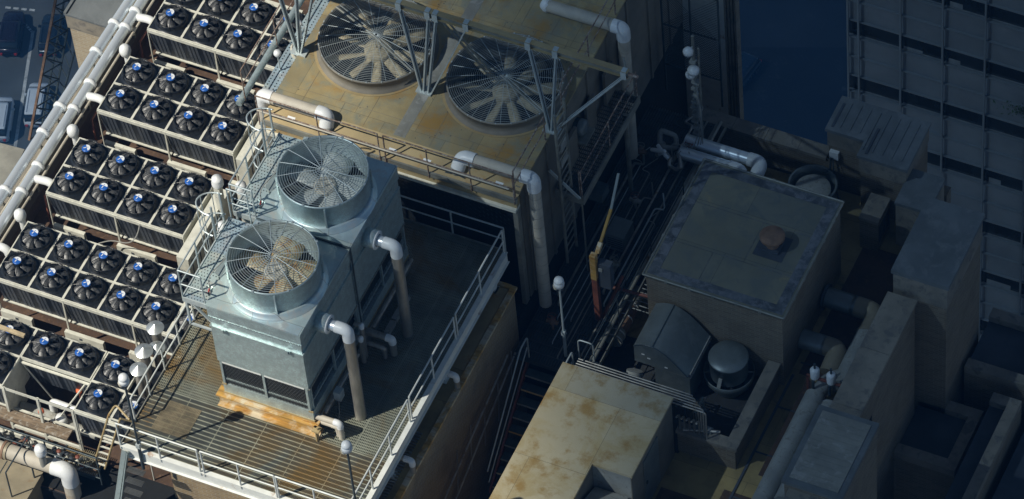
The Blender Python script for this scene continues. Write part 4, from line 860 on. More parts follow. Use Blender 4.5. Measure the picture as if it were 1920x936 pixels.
# perimeter pipe
def whitepipe(parts, label):
    pass
t = thing('perimeter_pipe', 'tan lagged pipe with white elbows along the left front of the big tower', 'pipe', (-4.6, 7.0, RZ), group='lagged pipes along the big tower front')
b = MB('pipe_tan'); b.tube([(-4.38, 7.03, 2.22), (-3.1, 7.03, 2.22)], .155, 20); b.build('pipe', t)
b = MB('white_fit'); b.tube(fillet([(-4.35, 7.03, 2.22), (-4.63, 7.03, 2.22), (-4.63, 7.03, 1.9)], .22, 8), .17, 20); b.build('elbow', t)
b = MB('pipe_tan'); b.tube([(-4.63, 7.03, 1.92), (-4.63, 7.03, RZ)], .15, 20); b.build('riser', t)
b = MB('white_fit'); b.tube(fillet([(-3.15, 7.03, 2.22), (-2.88, 7.03, 2.22), (-2.88, 6.9, 1.95)], .16, 7), .18, 20); b.build('elbow', t)
b = MB('insul'); b.tube([(-2.87, 6.9, 1.96), (-2.85, 6.85, 1.84)], .15, 12); b.m('rail_dark'); b.tube([(-3.1, 6.75, 1.9), (-2.85, 6.7, 2.0), (-2.6, 6.75, 1.88)], .015, 5); b.m('insul').lathe((-2.85, 6.85, 1.95), [(.12, 0), (.15, .04), (.1, .1), (.001, .12)], 12); b.build('flange', t)
t = thing('perimeter_pipe', 'tan lagged pipe with white elbows ending in the tall riser on the right', 'pipe', (1.6, 7.0, RZ), group='lagged pipes along the big tower front')
b = MB('pipe_tan'); b.tube([(.95, 7.05, 2.22), (2.3, 7.05, 2.22)], .155, 20); b.build('pipe', t)
b = MB('white_fit'); b.tube(fillet([(2.22, 7.05, 2.22), (2.52, 7.05, 2.22), (2.52, 7.05, 1.85)], .24, 8), .175, 22); b.build('elbow', t)
b = MB('pipe_tan'); b.tube([(2.52, 7.05, 1.87), (2.52, 7.05, RZ-.3)], .155, 22)
for k in range(11): b.m('old_steel').tube([(2.52, 7.05, 1.6-k*.36), (2.52, 7.05, 1.585-k*.36)], .159, 22, False)
b.build('riser', t)
b = MB('white_fit'); b.tube(fillet([(1.0, 7.05, 2.22), (.66, 7.05, 2.22), (.62, 6.85, 1.98)], .16, 7), .18, 20); b.build('elbow', t)
b = MB('insul'); b.lathe((.6, 6.82, 1.95), [(.13, -.06), (.16, .02), (.11, .1), (.001, .12)], 12); b.m('rail_dark').tube([(.35, 6.7, 1.9), (.6, 6.66, 2.02), (.85, 6.7, 1.9)], .015, 5); b.build('flange', t)
t = thing('perimeter_pipe', 'tan lagged pipe with white elbows at the far right corner of the tower roof', 'pipe', (2.2, 13, RZ), group='lagged pipes along the big tower front')
pa = at(1025, 10, 2.2); pb = at(1160, 50, 2.2)
b = MB('pipe_tan'); b.tube([(pa.x, pa.y, 2.2), (pb.x-.1, pa.y, 2.2)], .155, 20); b.m('white_fit').lathe((pa.x, pa.y, 2.2), [(.001, .17), (.12, .13), (.17, 0), (.12, -.13)], 18); b.build('pipe', t)
b = MB('white_fit'); b.tube(fillet([(pb.x-.15, pa.y, 2.2), (pb.x+.12, pa.y, 2.2), (pb.x+.12, pa.y, 1.85)], .24, 8), .175, 22); b.build('elbow', t)
b = MB('pipe_tan'); b.tube([(pb.x+.12, pa.y, 1.87), (pb.x+.12, pa.y, RZ-.3)], .155, 22); b.build('riser', t)
# railings on the tan tower
railing('roof_railing', 'thin rusty brown railing along the front of the big tan tower, left half', [(TX0-.1, TY0-.06), (-1.3, TY0-.06)], 1.55, h=.95, r=.018, m='rail_brown', z=TZ-.2, group='brown railings of the big tower')
railing('roof_railing', 'thin rusty brown railing along the front of the big tan tower, right half', [(-1.15, TY0-.06), (TX1, TY0-.06)], 1.1, h=.95, r=.018, m='rail_brown', z=TZ-.2, group='brown railings of the big tower')
railing('roof_railing', 'short brown railing on the front right corner of the tan tower', [(TX1, TY0), (TX1, 8.4)], 1.7, h=.95, r=.02, m='rail_brown', z=TZ-.1, group='brown railings of the big tower')
railing('roof_railing', 'brown railing on the right roof edge past the gantry of the tan tower', [(TX1, 9.4), (TX1, 14.2)], 1.5, h=.95, r=.02, m='rail_brown', z=TZ-.02, group='brown railings of the big tower')
railing('roof_railing', 'brown railing along the left edge of the tan tower catwalk', [(TX0-.75, 7.1), (TX0-.75, 12.5)], 1.6, h=1.0, r=.018, m='rail_brown', z=TZ-.2, group='brown railings of the big tower')
b = MB('pipe_tan'); b.tube([(TX0-.1, TY0-.09, TZ+.25), (TX1-.1, TY0-.09, TZ+.25)], .022, 8); b.build('water_line', label='pale thin water line along the front railing of the tan tower', cat='pipe')
t = thing('side_catwalk', 'narrow perforated catwalk on the left of the tan tower', 'catwalk', (TX0-.4, 9.5, 1.5))
b = MB('galv_top'); b.box((TX0-.55, 7.2, 1.62), (TX0-.1, 13, 1.66)); b.m('dark_void')
for k in range(60):
    for j in range(4): b.disc((TX0-.49+j*.1, 7.3+k*.095, 1.663), .02, 6)
b.build('plate', t); b = MB('galv'); b.tube([(TX0-.83, 6.9, 1.75), (TX0-.83, 13.5, 1.75)], .085, 14); b.build('side_pipe', t)
b = MB('hub_light'); b.lathe((TX0-.2, 8.9, 1.66), [(.17, 0), (.17, .25), (.1, .32), (.001, .34)], 16); b.m('white_fit').lathe((TX0-.35, 9.4, 1.66), [(.03, 0), (.03, .5), (.08, .5), (.08, .56), (.001, .58)], 12); b.build('valve', label='pale valve drum on the catwalk beside the left gantry foot', cat='valve')
b = MB('white_fit'); c = at(520, 100, 2.3); b.lathe(c, [(.001, .08), (.08, .06), (.1, 0), (.07, -.08), (.02, -.1)], 14); b.m('galv_rail').tube([c-V(0,0,.1), V(c.x, c.y, 1.66)], .02, 6); b.build('round_valve', label='white round valve head on the side pipe by the top row condensers', cat='cap')
# ladder structure at right front corner
t = thing('tower_ladder', 'grey steel ladder on the right side of the big tan tower', 'ladder', (2.7, 8.3, RZ))
b = MB('old_steel'); b.tube([(2.62, 8.2, RZ), (2.62, 8.2, TZ+1.3)], .04, 8); b.tube([(2.62, 8.75, RZ), (2.62, 8.75, TZ+1.3)], .04, 8); b.build('stile', t)
for k in range(20): b = MB('old_steel'); b.tube([(2.62, 8.2, RZ+.3+k*.27), (2.62, 8.75, RZ+.3+k*.27)], .018, 6); b.build('rung', t)
b = MB('insul'); b.box((2.66, 8.3, TZ-.2), (2.68, 8.6, TZ+.1)); b.box((2.66, 8.25, TZ-.7), (2.68, 8.6, TZ-.45)); b.build('sign_plate', t)
# platform right of the tower with motor
t = thing('side_platform', 'steel grating platform hung on the right side of the tan tower', 'platform', (2.7, 10, 0))
def bars(b, x0, y0, x1, y1, z, px=.05, py=.12, w_=.012):
    k = x0
    while k < x1: b.box((k, y0, z-.03), (k+w_, y1, z-.001)); k += px
    k = y0
    while k < y1: b.box((x0, k, z-.03), (x1, k+w_, z)); k += py
    return b
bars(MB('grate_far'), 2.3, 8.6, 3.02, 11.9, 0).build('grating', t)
b = MB('old_steel'); b.box((3.02, 8.5, -.22), (3.06, 11.95, .04)); b.box((2.3, 8.5, -.22), (3.015, 8.54, .02)); b.box((2.3, 11.9, -.22), (3.015, 11.94, .02)); b.build('edge_beam', t)
b = MB('old_steel'); b.tube([(2.95, 11.3, 0), (2.95, 11.3, -3)], .06, 10); b.tube([(2.95, 8.6, -.2), (2.95, 8.6, -3)], .025, 8); b.build('post', t)
b = MB('galv_rail'); b.bar((2.3, 8.3, 1.0), (2.98, 8.45, .05), .03, .08); b.build('strut', t)
railing('platform_railing', 'thin brown railing on the outer edge of the motor platform', [(2.95, 8.55), (3.0, 8.55), (3.0, 11.9)], 1.7, h=.95, r=.018, m='rail_brown', z=0)
t = thing('pump_motor', 'dark round finned motor on a bed plate on the motor platform', 'motor', (2.6, 10.3, .2))
b = MB('rail_dark'); 
mc = at(1078, 235, .75)
mx, my, mz = mc.x, mc.y, .75
b.tube([(mx-.3, my, mz), (mx+.12, my, mz)], .2, 20); 
for k in range(16): a = 2*math.pi*k/16; b.bar((mx-.28, my+.2*math.cos(a), mz+.2*math.sin(a)), (mx+.08, my+.2*math.cos(a), mz+.2*math.sin(a)), .012, .03)
b.build('housing', t)
b = MB('duct_grey'); b.lathe((mx+.12, my, mz), [(.215, 0), (.215, .12), (.17, .17), (.001, .18)], 20, axis='x'); b.build('fan_cowl', t)
b = MB('old_steel'); b.box((mx-.5, my-.28, mz-.32), (mx+.4, my+.28, mz-.24)); b.box((mx-.3, my-.15, mz-.24), (mx+.05, my+.15, mz-.16)); b.build('bed_plate', t)
b = MB('lag_tan'); b.box((mx-.35, my+.7, .0), (mx-.05, my+.95, 1.5)); b.m('rusty_cap').lathe((mx-.2, my+.8, 1.5), [(.13, 0), (.13, .12), (.001, .16)], 12); b.build('gearbox', label='rust topped tan gearbox housing behind the round motor', cat='gearbox')
b = MB('rail_dark'); b.box((2.3, 9.2, -.9), (3.2, 9.6, -.6)); b.build('dark_duct', label='dark square duct piece below the motor platform', cat='duct')
# green catwalk: lower gratings of the alley
t = thing('alley_grating', 'wide dark grating walkway in the shaded alley', 'walkway', (3.4, 10, -3)); AZ = -2.9
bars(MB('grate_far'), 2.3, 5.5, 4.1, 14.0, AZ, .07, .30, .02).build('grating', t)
b = MB('rail_dark'); b.box((2.3, 5.5, AZ-.12), (4.1, 14, AZ-.05)); b.build('pan', t)
b = MB('old_steel'); b.box((4.12, 5.3, AZ-.1), (4.2, 14, AZ+.05)); b.box((4.36, 5.3, AZ-.1), (4.4, 14, AZ+.02)); b.box((3.86, 5.3, AZ+.003), (3.9, 14, AZ+.03)); b.build('edge_beam', t)
b = MB('old_steel'); b.tube([(4.25, 5.6, AZ+.15), (4.25, 14, AZ+.15)], .05, 10); b.build('long_conduit', label='long conduit running along the alley walkway edge', cat='conduit')
railing('alley_railing', 'thin dark railing along the right edge of the alley walkway', [(4.3, 5.4), (4.3, 11.5)], 2.0, h=.9, r=.016, m='rail_dark', z=AZ)
for k, (px, py) in enumerate(((1250, 270), (1265, 300), (1275, 285), (1240, 290), (1290, 290))):
    p = at(px, py, -2.5); b = MB(['insul', 'pipe_old', 'cable', 'white_fit', 'cable'][k])
    b.tube(fillet([p+V(random.uniform(-.3, .3), random.uniform(-.3, .3), random.uniform(-.3, .3)) for _ in range(7)], .1, 3), [.07, .05, .012, .05, .012][k], 8); b.build('tangled_hose', label='tangled hose on the alley walkway beside the service roof', cat='hose', group='tangle of hoses beside the service roof')
b = MB('insul')
for k in range(7): b.tube([(4.45, 7.9+k*.13, -2.9), (4.9, 7.9+k*.13, -2.9)], .015, 5)
b.build('conduit_rack', label='row of thin pale conduits bridging to the service building', cat='conduits')
# stair
t = thing('alley_stairs', 'dark steel stairs going down the alley with rusty treads', 'stairs', (3.2, 5, -4))
b = MB('rail_dark')
for k in range(9): b.m('rail_dark').box((2.75, 5.2-k*.28, AZ-.25-k*.22), (3.85, 5.44-k*.28, AZ-.22-k*.22)); b.m('rust_steel' if k % 3 == 1 else 'old_steel').box((2.75, 5.19-k*.28, AZ-.26-k*.22), (3.85, 5.2-k*.28, AZ-.2-k*.22))
b.build('treads', t)
b = MB('red_paint'); b.bar((2.7, 5.5, AZ-.1), (2.7, 2.9, AZ-2.2), .05, .16); b.bar((3.9, 5.5, AZ-.1), (3.9, 2.9, AZ-2.2), .05, .16); b.build('stringer', t)
b = MB('galv_rail')
for x_ in (2.7, 3.9): b.tube(fillet([(x_, 5.6, AZ), (x_, 5.6, AZ+.8), (x_, 5.2, AZ+.8), (x_, 2.9, AZ-1.3)], .1), .022, 8); b.tube([(x_, 5.55, AZ+.45), (x_, 2.9, AZ-1.75)], .018, 8)
b.build('handrail', t)
b = MB('galv_rail'); b.tube(fillet([(3.9, 5.95, AZ), (3.9, 5.95, AZ+.85), (4.3, 5.95, AZ+.85), (4.3, 5.95, AZ)], .12), .02, 8); b.build('hoop_rail', label='bent hoop rail at the head of the alley stairs', cat='railing')
# davit crane
t = thing('davit_crane', 'red and yellow davit crane arm in the alley', 'crane', (4.1, 7, -4))
c0 = at(1112, 478, -.4); c1 = at(1122, 660, -4.0)
b = MB('red_paint'); b.bar((c0.x, c0.y, -.4), (c0.x+.02, c0.y, -4.1), .14, .14, up=(0, 1, 0)); b.m('rust_steel').box((c0.x-.075, c0.y-.075, -1.3), (c0.x+.075, c0.y+.075, -.395)); b.build('mast', t)
q0 = at(1120, 475, -.6); q1 = at(1146, 392, .2); q2 = at(1160, 325, .8)
b = MB('yellow_paint'); b.bar(q0.lerp(q1, .25), q1, .065, .075); b.m('rust_steel').bar(q0, q0.lerp(q1, .25), .10, .11); b.m('duct_grey').bar(q1, q2, .06, .07); b.build('boom', t)
b = MB('membrane'); b.box((c0.x+.1, c0.y, -1.6), (c0.x+.42, c0.y+.2, -.7)); b.m('insul').box((c0.x+.12, c0.y-.03, -.95), (c0.x+.22, c0.y-.001, -.85)); b.build('winch', t)
b = MB('red_paint'); b.bar((c0.x+.06, c0.y, -3.0), (c0.x+.5, c0.y+.5, -1.6), .06); b.bar((c0.x-.35, c0.y-.1, -3.7), (c0.x+.05, c0.y, -3.7), .08); b.build('brace', t)
b = MB('red_paint'); p0 = at(1142, 537, -2.2); p1 = at(1250, 565, -2.2); b.tube([p0, p1], .045, 10); b.build('red_pipe', label='red sprinkler pipe crossing to the curved hood duct', cat='pipe')
t = thing('lagged_duct', 'grey lagged duct with wire straps lying beside the crane mast', 'duct', (4.7, 6.6, -3.6))
p0 = at(1195, 545, -3.3); p1 = at(1150, 640, -3.3); b = MB('insul'); b.tube([p0, p1], .21, 20); b.build('lagging', t)
b = MB('rusty_cap'); q = p0.lerp(p1, .35); q2 = p0.lerp(p1, .8); b.tube([q, q.lerp(q2, .03), q2.lerp(q, .03), q2], .215, 20, rs=[.212, .222, .222, .212]); b.build('bare_section', t)
b = MB('white_fit')
for f in (.3, .55, .85, .97): q = p0.lerp(p1, f); d = (p1-p0).normalized(); b.tube([q, q+d*.03], .23, 20)
b.build('strap', t)

# alley clutter: long runs, supports and small plant
ra = random.Random(21)
for k in range(9):
    x_ = 2.75+k*.15+ra.uniform(-.03, .03); y0_ = 5.6+ra.uniform(0, 2.5); y1_ = y0_+ra.uniform(2.5, 6); z_ = AZ+.05+ra.uniform(0, .1)
    b = MB(ra.choice(['pipe_old', 'old_steel', 'insul', 'galv_rail'])); pts = [(x_, y0_, z_-.1), (x_, y0_, z_), (x_, y1_, z_), (x_+ra.choice([-.25, .25]), y1_+.02, z_), (x_+.0, y1_+.5, z_)]
    b.tube(fillet(pts, .08, 3), ra.choice([.014, .022, .035]), 7); b.build('alley_pipe', label='long thin pipe run laid along the shaded alley grating', cat='pipe', group='pipe runs along the alley grating')
for k, (x_, y_) in enumerate(((2.6, 7.6), (2.9, 6.6), (3.6, 8.8), (3.3, 10.8), (2.8, 12.3), (3.9, 12.8))):
    t = thing('valve_stand', 'small valve on a short stand on the alley grating, %s counted from the stairs' % ['first', 'second', 'third', 'fourth', 'fifth', 'sixth'][[1, 0, 2, 3, 4, 5][k]], 'valve', (x_, y_, AZ), group='valve stands in the alley')
    b = MB(['insul', 'rusty_cap', 'old_steel'][k % 3]); b.tube([(x_, y_, AZ), (x_, y_, AZ+.5)], .035, 8); b.tube([(x_-.15, y_, AZ+.3), (x_+.15, y_, AZ+.3)], .06, 10); b.lathe((x_, y_, AZ+.3), [(.001, -.09), (.09, -.04), (.09, .04), (.001, .1)], 12); b.build('body', t)
    b = MB('red_paint' if k % 2 else 'old_steel'); b.lathe((x_, y_, AZ+.5), [(.1, 0), (.115, .01), (.1, .02)], 14); b.bar((x_-.1, y_, AZ+.51), (x_+.1, y_, AZ+.51), .015); b.build('handwheel', t)
t = thing('fan_coil_box', 'grey louvred box unit on the alley grating below the motor platform', 'box unit', (3.3, 9.6, AZ))
b = MB('duct_grey'); b.box((3.1, 9.4, AZ), (3.6, 10.0, AZ+.55)); b.build('case', t)
for k in range(5): b = MB('membrane'); b.box((3.15, 9.39, AZ+.1+k*.08), (3.55, 9.399, AZ+.13+k*.08)); b.build('louvre', t)
for k in range(4):
    x_ = 2.45; y_ = 9.2+k*1.1; b = MB('tan_side'); b.box((x_-.12, y_, 0), (x_-.04, y_+.5, 1.1)); b.build('panel_box', label='tan electrical panel on the right flank of the big tower, %s of four' % ['first', 'second', 'third', 'fourth'][k], cat='panel', group='electrical panels on the tower flank')
# ============================================================ RIGHT SIDE EQUIPMENT
# curved hood unit
t = thing('curved_hood', 'grey curved top air handling hood beside the brick wall', 'hood', (5.6, 7, -4))
A = at(1196, 637, -2.35); Bc = at(1333, 655, -2.7)
hx0, hx1, hy0, hy1 = 5.2, 6.6, 6.35, 7.72; hz = -2.75
b = MB('duct_grey'); n = 22; vs = []
for y_ in (hy0, hy1):
    for i in range(n+1): a = math.pi*.5*i/n; f = i/n; vs.append((hx0+.05+(hx1-hx0-.05)*math.sin(a*1.0)**1.0*1.0, y_, hz+.85*math.cos(a)**.9 if i < n else hz))
vs2 = []
for y_ in (hy0, hy1):
    for i in range(n+1):
        a = math.pi*(.62-.62*i/n); vs2.append((hx0+.55-.62*math.cos(math.pi-a) if False else hx0+(hx1-hx0)*i/n, y_, hz+.78*math.sin(math.pi*(.28+.72*i/n))))
b.add(vs2+[(hx0, hy0, hz-.0), (hx0, hy1, hz-.0)], [tuple([2*n+2]+list(range(n, -1, -1))), tuple([2*n+3]+list(range(n+1, 2*n+2))), (2*n+2, 0, n+1, 2*n+3)], False); b.add(vs2, [(i, i+1, n+1+i+1, n+1+i) for i in range(n)], True)
b.build('hood_shell', t)
b = MB('rail_dark'); pts = [(hx0+(hx1-hx0)*i/n, (hy0+.02), hz+.79*math.sin(math.pi*(.28+.72*i/n))) for i in range(n+1)]
b.tube([(p[0]*1, hy0-.01, p[2]) for p in pts], .015, 5); xm = hx0+(hx1-hx0)*.36; zm = hz+.78*math.sin(math.pi*(.28+.72*.36))+.01; b.tube([(xm, hy0, zm), (xm, hy1, zm)], .014, 5); b.build('seam', t)
b = MB('duct_grey'); b.box((hx0+.45, hy0+.15, -3.9), (hx1-.02, hy1-.02, hz-.06)); b.m('insul').box((hx0+.42, hy0+.1, hz-.058), (hx1+.03, hy1, hz-.01)); b.box((hx0+.40, hy0+.08, hz-.14), (hx1+.05, hy1+.01, hz-.10)); b.build('body', t)
b = MB('white_fit')
for x_, z_ in ((.35, .25), (.8, .1), (.2, .35)): b.box((hx0+x_, hy0-.012, hz+z_), (hx0+x_+.08, hy0-.004, hz+z_+.03))
b.build('patch', t)
b = MB('insul'); b.tube(fillet([(5.2, 6.3, -3.1), (5.25, 5.9, -3.6), (5.7, 5.55, -3.8), (6.1, 5.5, -3.8)], .3), .2, 16); b.build('flex_duct', label='pale flexible duct sagging below the curved hood', cat='duct')
# round vent
c = at(1366, 672, -2.85); t = thing('round_vent', 'large round mushroom roof vent in the walled well', 'vent', (c.x, c.y, -4))
b = MB('duct_grey'); b.lathe((c.x, c.y, 0), [(.47, -3.4), (.47, -2.83), (.495, -2.83), (.50, -2.79), (.485, -2.76), (.25, -2.735), (.001, -2.73)], 40); b.build('hood', t)
b = MB('duct_grey'); b.lathe((c.x, c.y, 0), [(.4, -3.95), (.62, -3.5), (.63, -3.32), (.61, -3.32), (.58, -3.5), (.38, -3.8)], 40); b.build('wind_band', t)
b = MB('insul'); b.bar((c.x-.02, c.y-.46, -3.1), (c.x-.02, c.y-.61, -3.3), .09, .05)
for a in (.3, 1.4, 2.5, 3.6): b.bar((c.x+.46*math.cos(a), c.y+.46*math.sin(a), -3.35), (c.x+.61*math.cos(a), c.y+.61*math.sin(a), -3.35), .02)
b.build('bracket', t)
# rusty cap vent on service roof
c = at(1448, 440, -.72); t = thing('mushroom_vent', 'small rusty mushroom vent on the grey service roof', 'vent', (c.x, c.y, -1.2))
b = MB('rusty_cap'); b.lathe((c.x, c.y, 0), [(.24, -.86), (.31, -.82), (.315, -.76), (.29, -.73), (.001, -.68)], 28); b.build('cap', t)
b = MB('rusty_cap'); b.lathe((c.x, c.y, 0), [(.17, -1.18), (.17, -.84)], 20); b.build('neck', t)
b = MB('membrane'); b.box((c.x-.38, c.y-.38, -1.199), (c.x+.38, c.y+.38, -1.185)); b.box((c.x-.22, c.y-.22, -1.184), (c.x+.22, c.y+.22, -1.1)); b.build('flashing', t)
# parallel conduits
for k in range(6):
    y_ = 5.05+k*.075; e = 7.65-k*.1; b = MB('pipe_old'); b.tube(fillet([(4.15, y_, -2.05), (e, y_, -2.05), (e, y_, -3.2)], .08, 3), .022, 7)
    b.build('conduit', label='pale conduit number-free member of the parallel run behind the rusty roof block' if False else 'pale conduit in the parallel run behind the rust patched roof', cat='conduit', group='parallel conduits behind the rust patched roof')
b = MB('rail_dark')
for x_ in (4.6, 5.4, 6.2, 6.9, 7.4): b.box((x_-.025, 5.0, -2.11), (x_+.025, 5.5, -2.075)); b.box((x_-.02, 5.46, -3.9), (x_+.02, 5.5, -2.08))
b.build('conduit_bracket', label='dark brackets carrying the parallel conduits', cat='bracket')
for k in range(5):
    x_ = 6.9+k*.13; b = MB('pipe_old'); b.tube(fillet([(x_, 4.98, -2.5), (x_, 5.15, -2.6), (x_, 5.1, -3.5)], .1, 4), .028, 7); b.build('hooked_conduit', label='short hooked conduit dropping at the corner of the vent well', cat='conduit', group='hooked conduits at the well corner')
b = MB('duct_grey'); b.box((7.2, 5.2, -3.3), (7.7, 5.35, -3.0)); b.m('pipe_old').tube([(7.0, 5.1, -3.1), (7.9, 5.3, -3.0)], .04, 8); b.build('switch_box', label='grey switch box among the hooked conduits', cat='switch box')
# big lagged pipes right
BZr = -3.45
t = thing('lagged_pipe', 'wide pale lagged pipe pair running down beside the stone parapet', 'pipe', (9.9, 7, -4), group='lagged pipes on the terrace')
p0 = at(1655, 560, BZr); p1 = at(1622, 650, BZr)
b = MB('insul'); b.tube([(9.98, 9.65, BZr), (9.98, 7.9, BZr)], .27, 24); b.m('lag_tan').tube([(9.98, 9.66, BZr), (9.98, 9.6, BZr)], .285, 24); b.build('upper_run', t)
b = MB('insul'); b.tube([(9.98, 7.3, BZr), (9.98, 4.2, BZr)], .25, 24); b.build('lower_run', t)
t2 = thing('lagged_pipe', 'wide pale lagged pipe next to the terrace mats, left of the pair', 'pipe', (9.45, 5, -4), group='lagged pipes on the terrace')
b = MB('insul'); b.tube([(9.5, 7.45, BZr), (9.5, -3, BZr)], .26, 24); b.build('run', t2)
b = MB('insul'); b.tube(fillet([(9.98, 8.3, BZr), (9.6, 8.0, BZr), (9.5, 7.4, BZr)], .3), .2, 18); b.build('joining_duct', label='short bent lagged piece joining the terrace pipes', cat='pipe')
t = thing('stained_elbow', 'stained lagged elbow at the top of the terrace pipes', 'pipe elbow', (9.7, 10.1, -4))
b = MB('lag_tan'); b.tube(fillet([(9.98, 9.6, BZr), (9.98, 10.35, BZr), (9.3, 10.35, BZr)], .5, 8), .26, 22, rs=None); b.build('elbow', t)
b = MB('duct_grey'); b.tube([(9.4, 10.35, BZr), (8.55, 10.35, BZr)], .26, 22); b.m('membrane').tube([(8.62, 10.35, BZr), (8.56, 10.35, BZr)], .34, 22); b.build('branch', t)
t = thing('stained_elbow', 'dark stained elbow leaving the service building toward the terrace', 'pipe elbow', (9, 8.7, -4))
b = MB('duct_grey'); b.tube([(8.52, 8.95, BZr), (9.15, 8.95, BZr)], .25, 22); b.build('branch', t)
b = MB('lag_tan'); b.tube(fillet([(9.1, 8.95, BZr), (9.5, 8.95, BZr), (9.5, 8.3, BZr-.15)], .4, 8), .25, 22); b.build('elbow', t)
t = thing('valve_rack', 'rusty frame holding two white valve actuators over the lagged pipes', 'valve frame', (9.8, 7.6, -4))
b = MB('red_paint'); b.box((9.2, 7.6, -3.99), (9.26, 7.66, -2.95)); b.box((10.12, 7.6, -3.99), (10.18, 7.66, -2.95)); b.box((9.2, 7.6, -3.0), (10.18, 7.66, -2.94)); b.build('frame', t)
for x_ in (9.42, 9.85):
    b = MB('white_fit'); b.lathe((x_, 7.62, 0), [(.11, -2.93), (.12, -2.65), (.09, -2.6), (.001, -2.58)], 18); b.m('rail_dark').tube([(x_, 7.62, -2.6), (x_, 7.62, -2.4)], .03, 8); b.tube([(x_, 7.5, -2.93), (x_, 7.5, -3.3)], .04, 8); b.build('actuator', t)
# silver elbow pair at far parapet
for k, dy in enumerate((0, .42)):
    t = thing('silver_duct', 'silver round duct with white elbow along the far parapet, %s one' % ['near', 'far'][k], 'duct', (4.6, 12.5+dy, -4), group='silver ducts by the far parapet')
    y_ = 12.55+dy; xe = 5.35+.35*k
    b = MB('pipe_alu'); b.tube([(3.75, y_, -2.5), (xe-.2, y_, -2.5)], .16, 20); b.build('duct', t)
    b = MB('white_fit'); b.tube(fillet([(xe-.25, y_, -2.5), (xe+.1, y_, -2.5), (xe+.1, y_-.45, -2.6), (xe+.1, y_-.55, -3.3)], .25, 6), .18, 20); b.build('elbow', t)
# round tank
c = at(1524, 350, -3.3); t = thing('round_tank', 'open round tank with pale inner disc behind the service roof', 'tank', (c.x, c.y, -4))
b = MB('duct_grey'); b.lathe((c.x, c.y, 0), [(.6, -3.98), (.6, -3.22), (.63, -3.22), (.63, -3.19), (.57, -3.19), (.57, -3.45)], 44); b.build('rim', t)
b = MB('insul'); b.lathe((c.x, c.y, 0), [(.46, -3.9), (.46, -3.38), (.44, -3.36), (.001, -3.34)], 40); b.build('inner_drum', t)
b = MB('dark_void'); b.disc((c.x, c.y, -3.8), .569, 36); b.build('gap', t)
# gooseneck + box on parapet
c = at(1565, 285, -2.7); t = thing('wall_box', 'small white box with looping hose on the far parapet', 'box', c)
b = MB('white_fit'); b.box(c-V(.1, .12, .15), c+V(.14, .0, .1)); b.build('box', t); b = MB('rail_dark'); b.tube(fillet([c-V(.0, .13, .1), c-V(-.1, .3, .6), c-V(-.3, .5, 1.2)], .3), .018, 6); b.tube(fillet([c-V(.05, .13, .1), c-V(.05, .2, .5), c-V(.2, .3, .55)], .05), .03, 6); b.build('hose', t)
# antenna mast
c = at(1308, 250, -2.5); t = thing('antenna_mast', 'antenna mast with white round dishes by the chain link fence', 'antenna', (c.x, c.y, -4))
b = MB('old_steel'); b.tube([(c.x, c.y, -4), (c.x, c.y, 1.2)], .04, 10); b.tube([(c.x+.14, c.y, -3.5), (c.x+.14, c.y, .8)], .03, 8); b.tube([(c.x+.07, c.y+.1, -3.5), (c.x+.07, c.y+.1, .2)], .02, 8); b.build('pole', t)
for i, (px, py, r_, z_) in enumerate(((1290, 97, .12, .9), (1300, 132, .14, .1), (1294, 140, .11, -.1))):
    p = at(px, py, z_); b = MB('white_fit'); b.lathe((p.x, p.y, p.z), [(.001, -.1), (r_, -.07), (r_*1.1, .03), (r_*.7, .1), (.001, .13)], 20); b.m('galv_rail').tube([(p.x, p.y, p.z-.05), (c.x, c.y, p.z-.05)], .02, 6); b.build('dish', t)
for k in range(14): z_ = -3+k*.25; b = MB('insul'); b.box((c.x-.04-.08*random.random(), c.y-.1, z_), (c.x+.05+.13*random.random(), c.y+.05, z_+.07)); b.build('clamp', t)
for k in range(4): b = MB('cable'); b.tube(fillet([V(c.x, c.y, -.2-k*.4), V(c.x+.3, c.y-.3, -1.5-k*.2), V(c.x+.1*k, c.y-.5, -2.9)], .4), .012, 5); b.build('wire', t)
# chain link fence
t = thing('chain_link_fence', 'dark chain link fence behind the motor platform', 'fence', (3, 14.6, -3)); fy = 14.9; fx0, fx1 = 2.35, 3.9; fz0, fz1 = -2.3, .75
fa = at(1160, 45, fz1); 
b = MB('rail_dark')
x_ = fx0-1.5
while x_ < fx1+1.5:
    for sgn in (1, -1):
        # diagonal wires clipped
        xa, za, xb, zb = x_, fz0, x_+sgn*(fz1-fz0), fz1
        def clip(xa, za, xb, zb):
            if xa > xb: xa, za, xb, zb = xb, zb, xa, za
            if xb <= fx0 or xa >= fx1: return None
            if xa < fx0: za += (zb-za)*(fx0-xa)/(xb-xa); xa = fx0
            if xb > fx1: zb = za+(zb-za)*(fx1-xa)/(xb-xa); xb = fx1
            return xa, za, xb, zb
        c_ = clip(xa, za, xb, zb)
        if c_: b.bar((c_[0], fy, c_[1]), (c_[2], fy, c_[3]), .008, .008, up=(0, 1, 0))
    x_ += .09
b.build('mesh', t)
for x_ in (fx0, (fx0+fx1)/2, fx1): b = MB('rail_dark'); b.tube([(x_, fy, RZ-1), (x_, fy, fz1)], .03, 8); b.build('post', t)
for z_ in (fz1, (fz0+fz1)/2, fz0): b = MB('rail_dark'); b.tube([(fx0, fy, z_), (fx1, fy, z_)], .022, 8); b.build('rail', t)
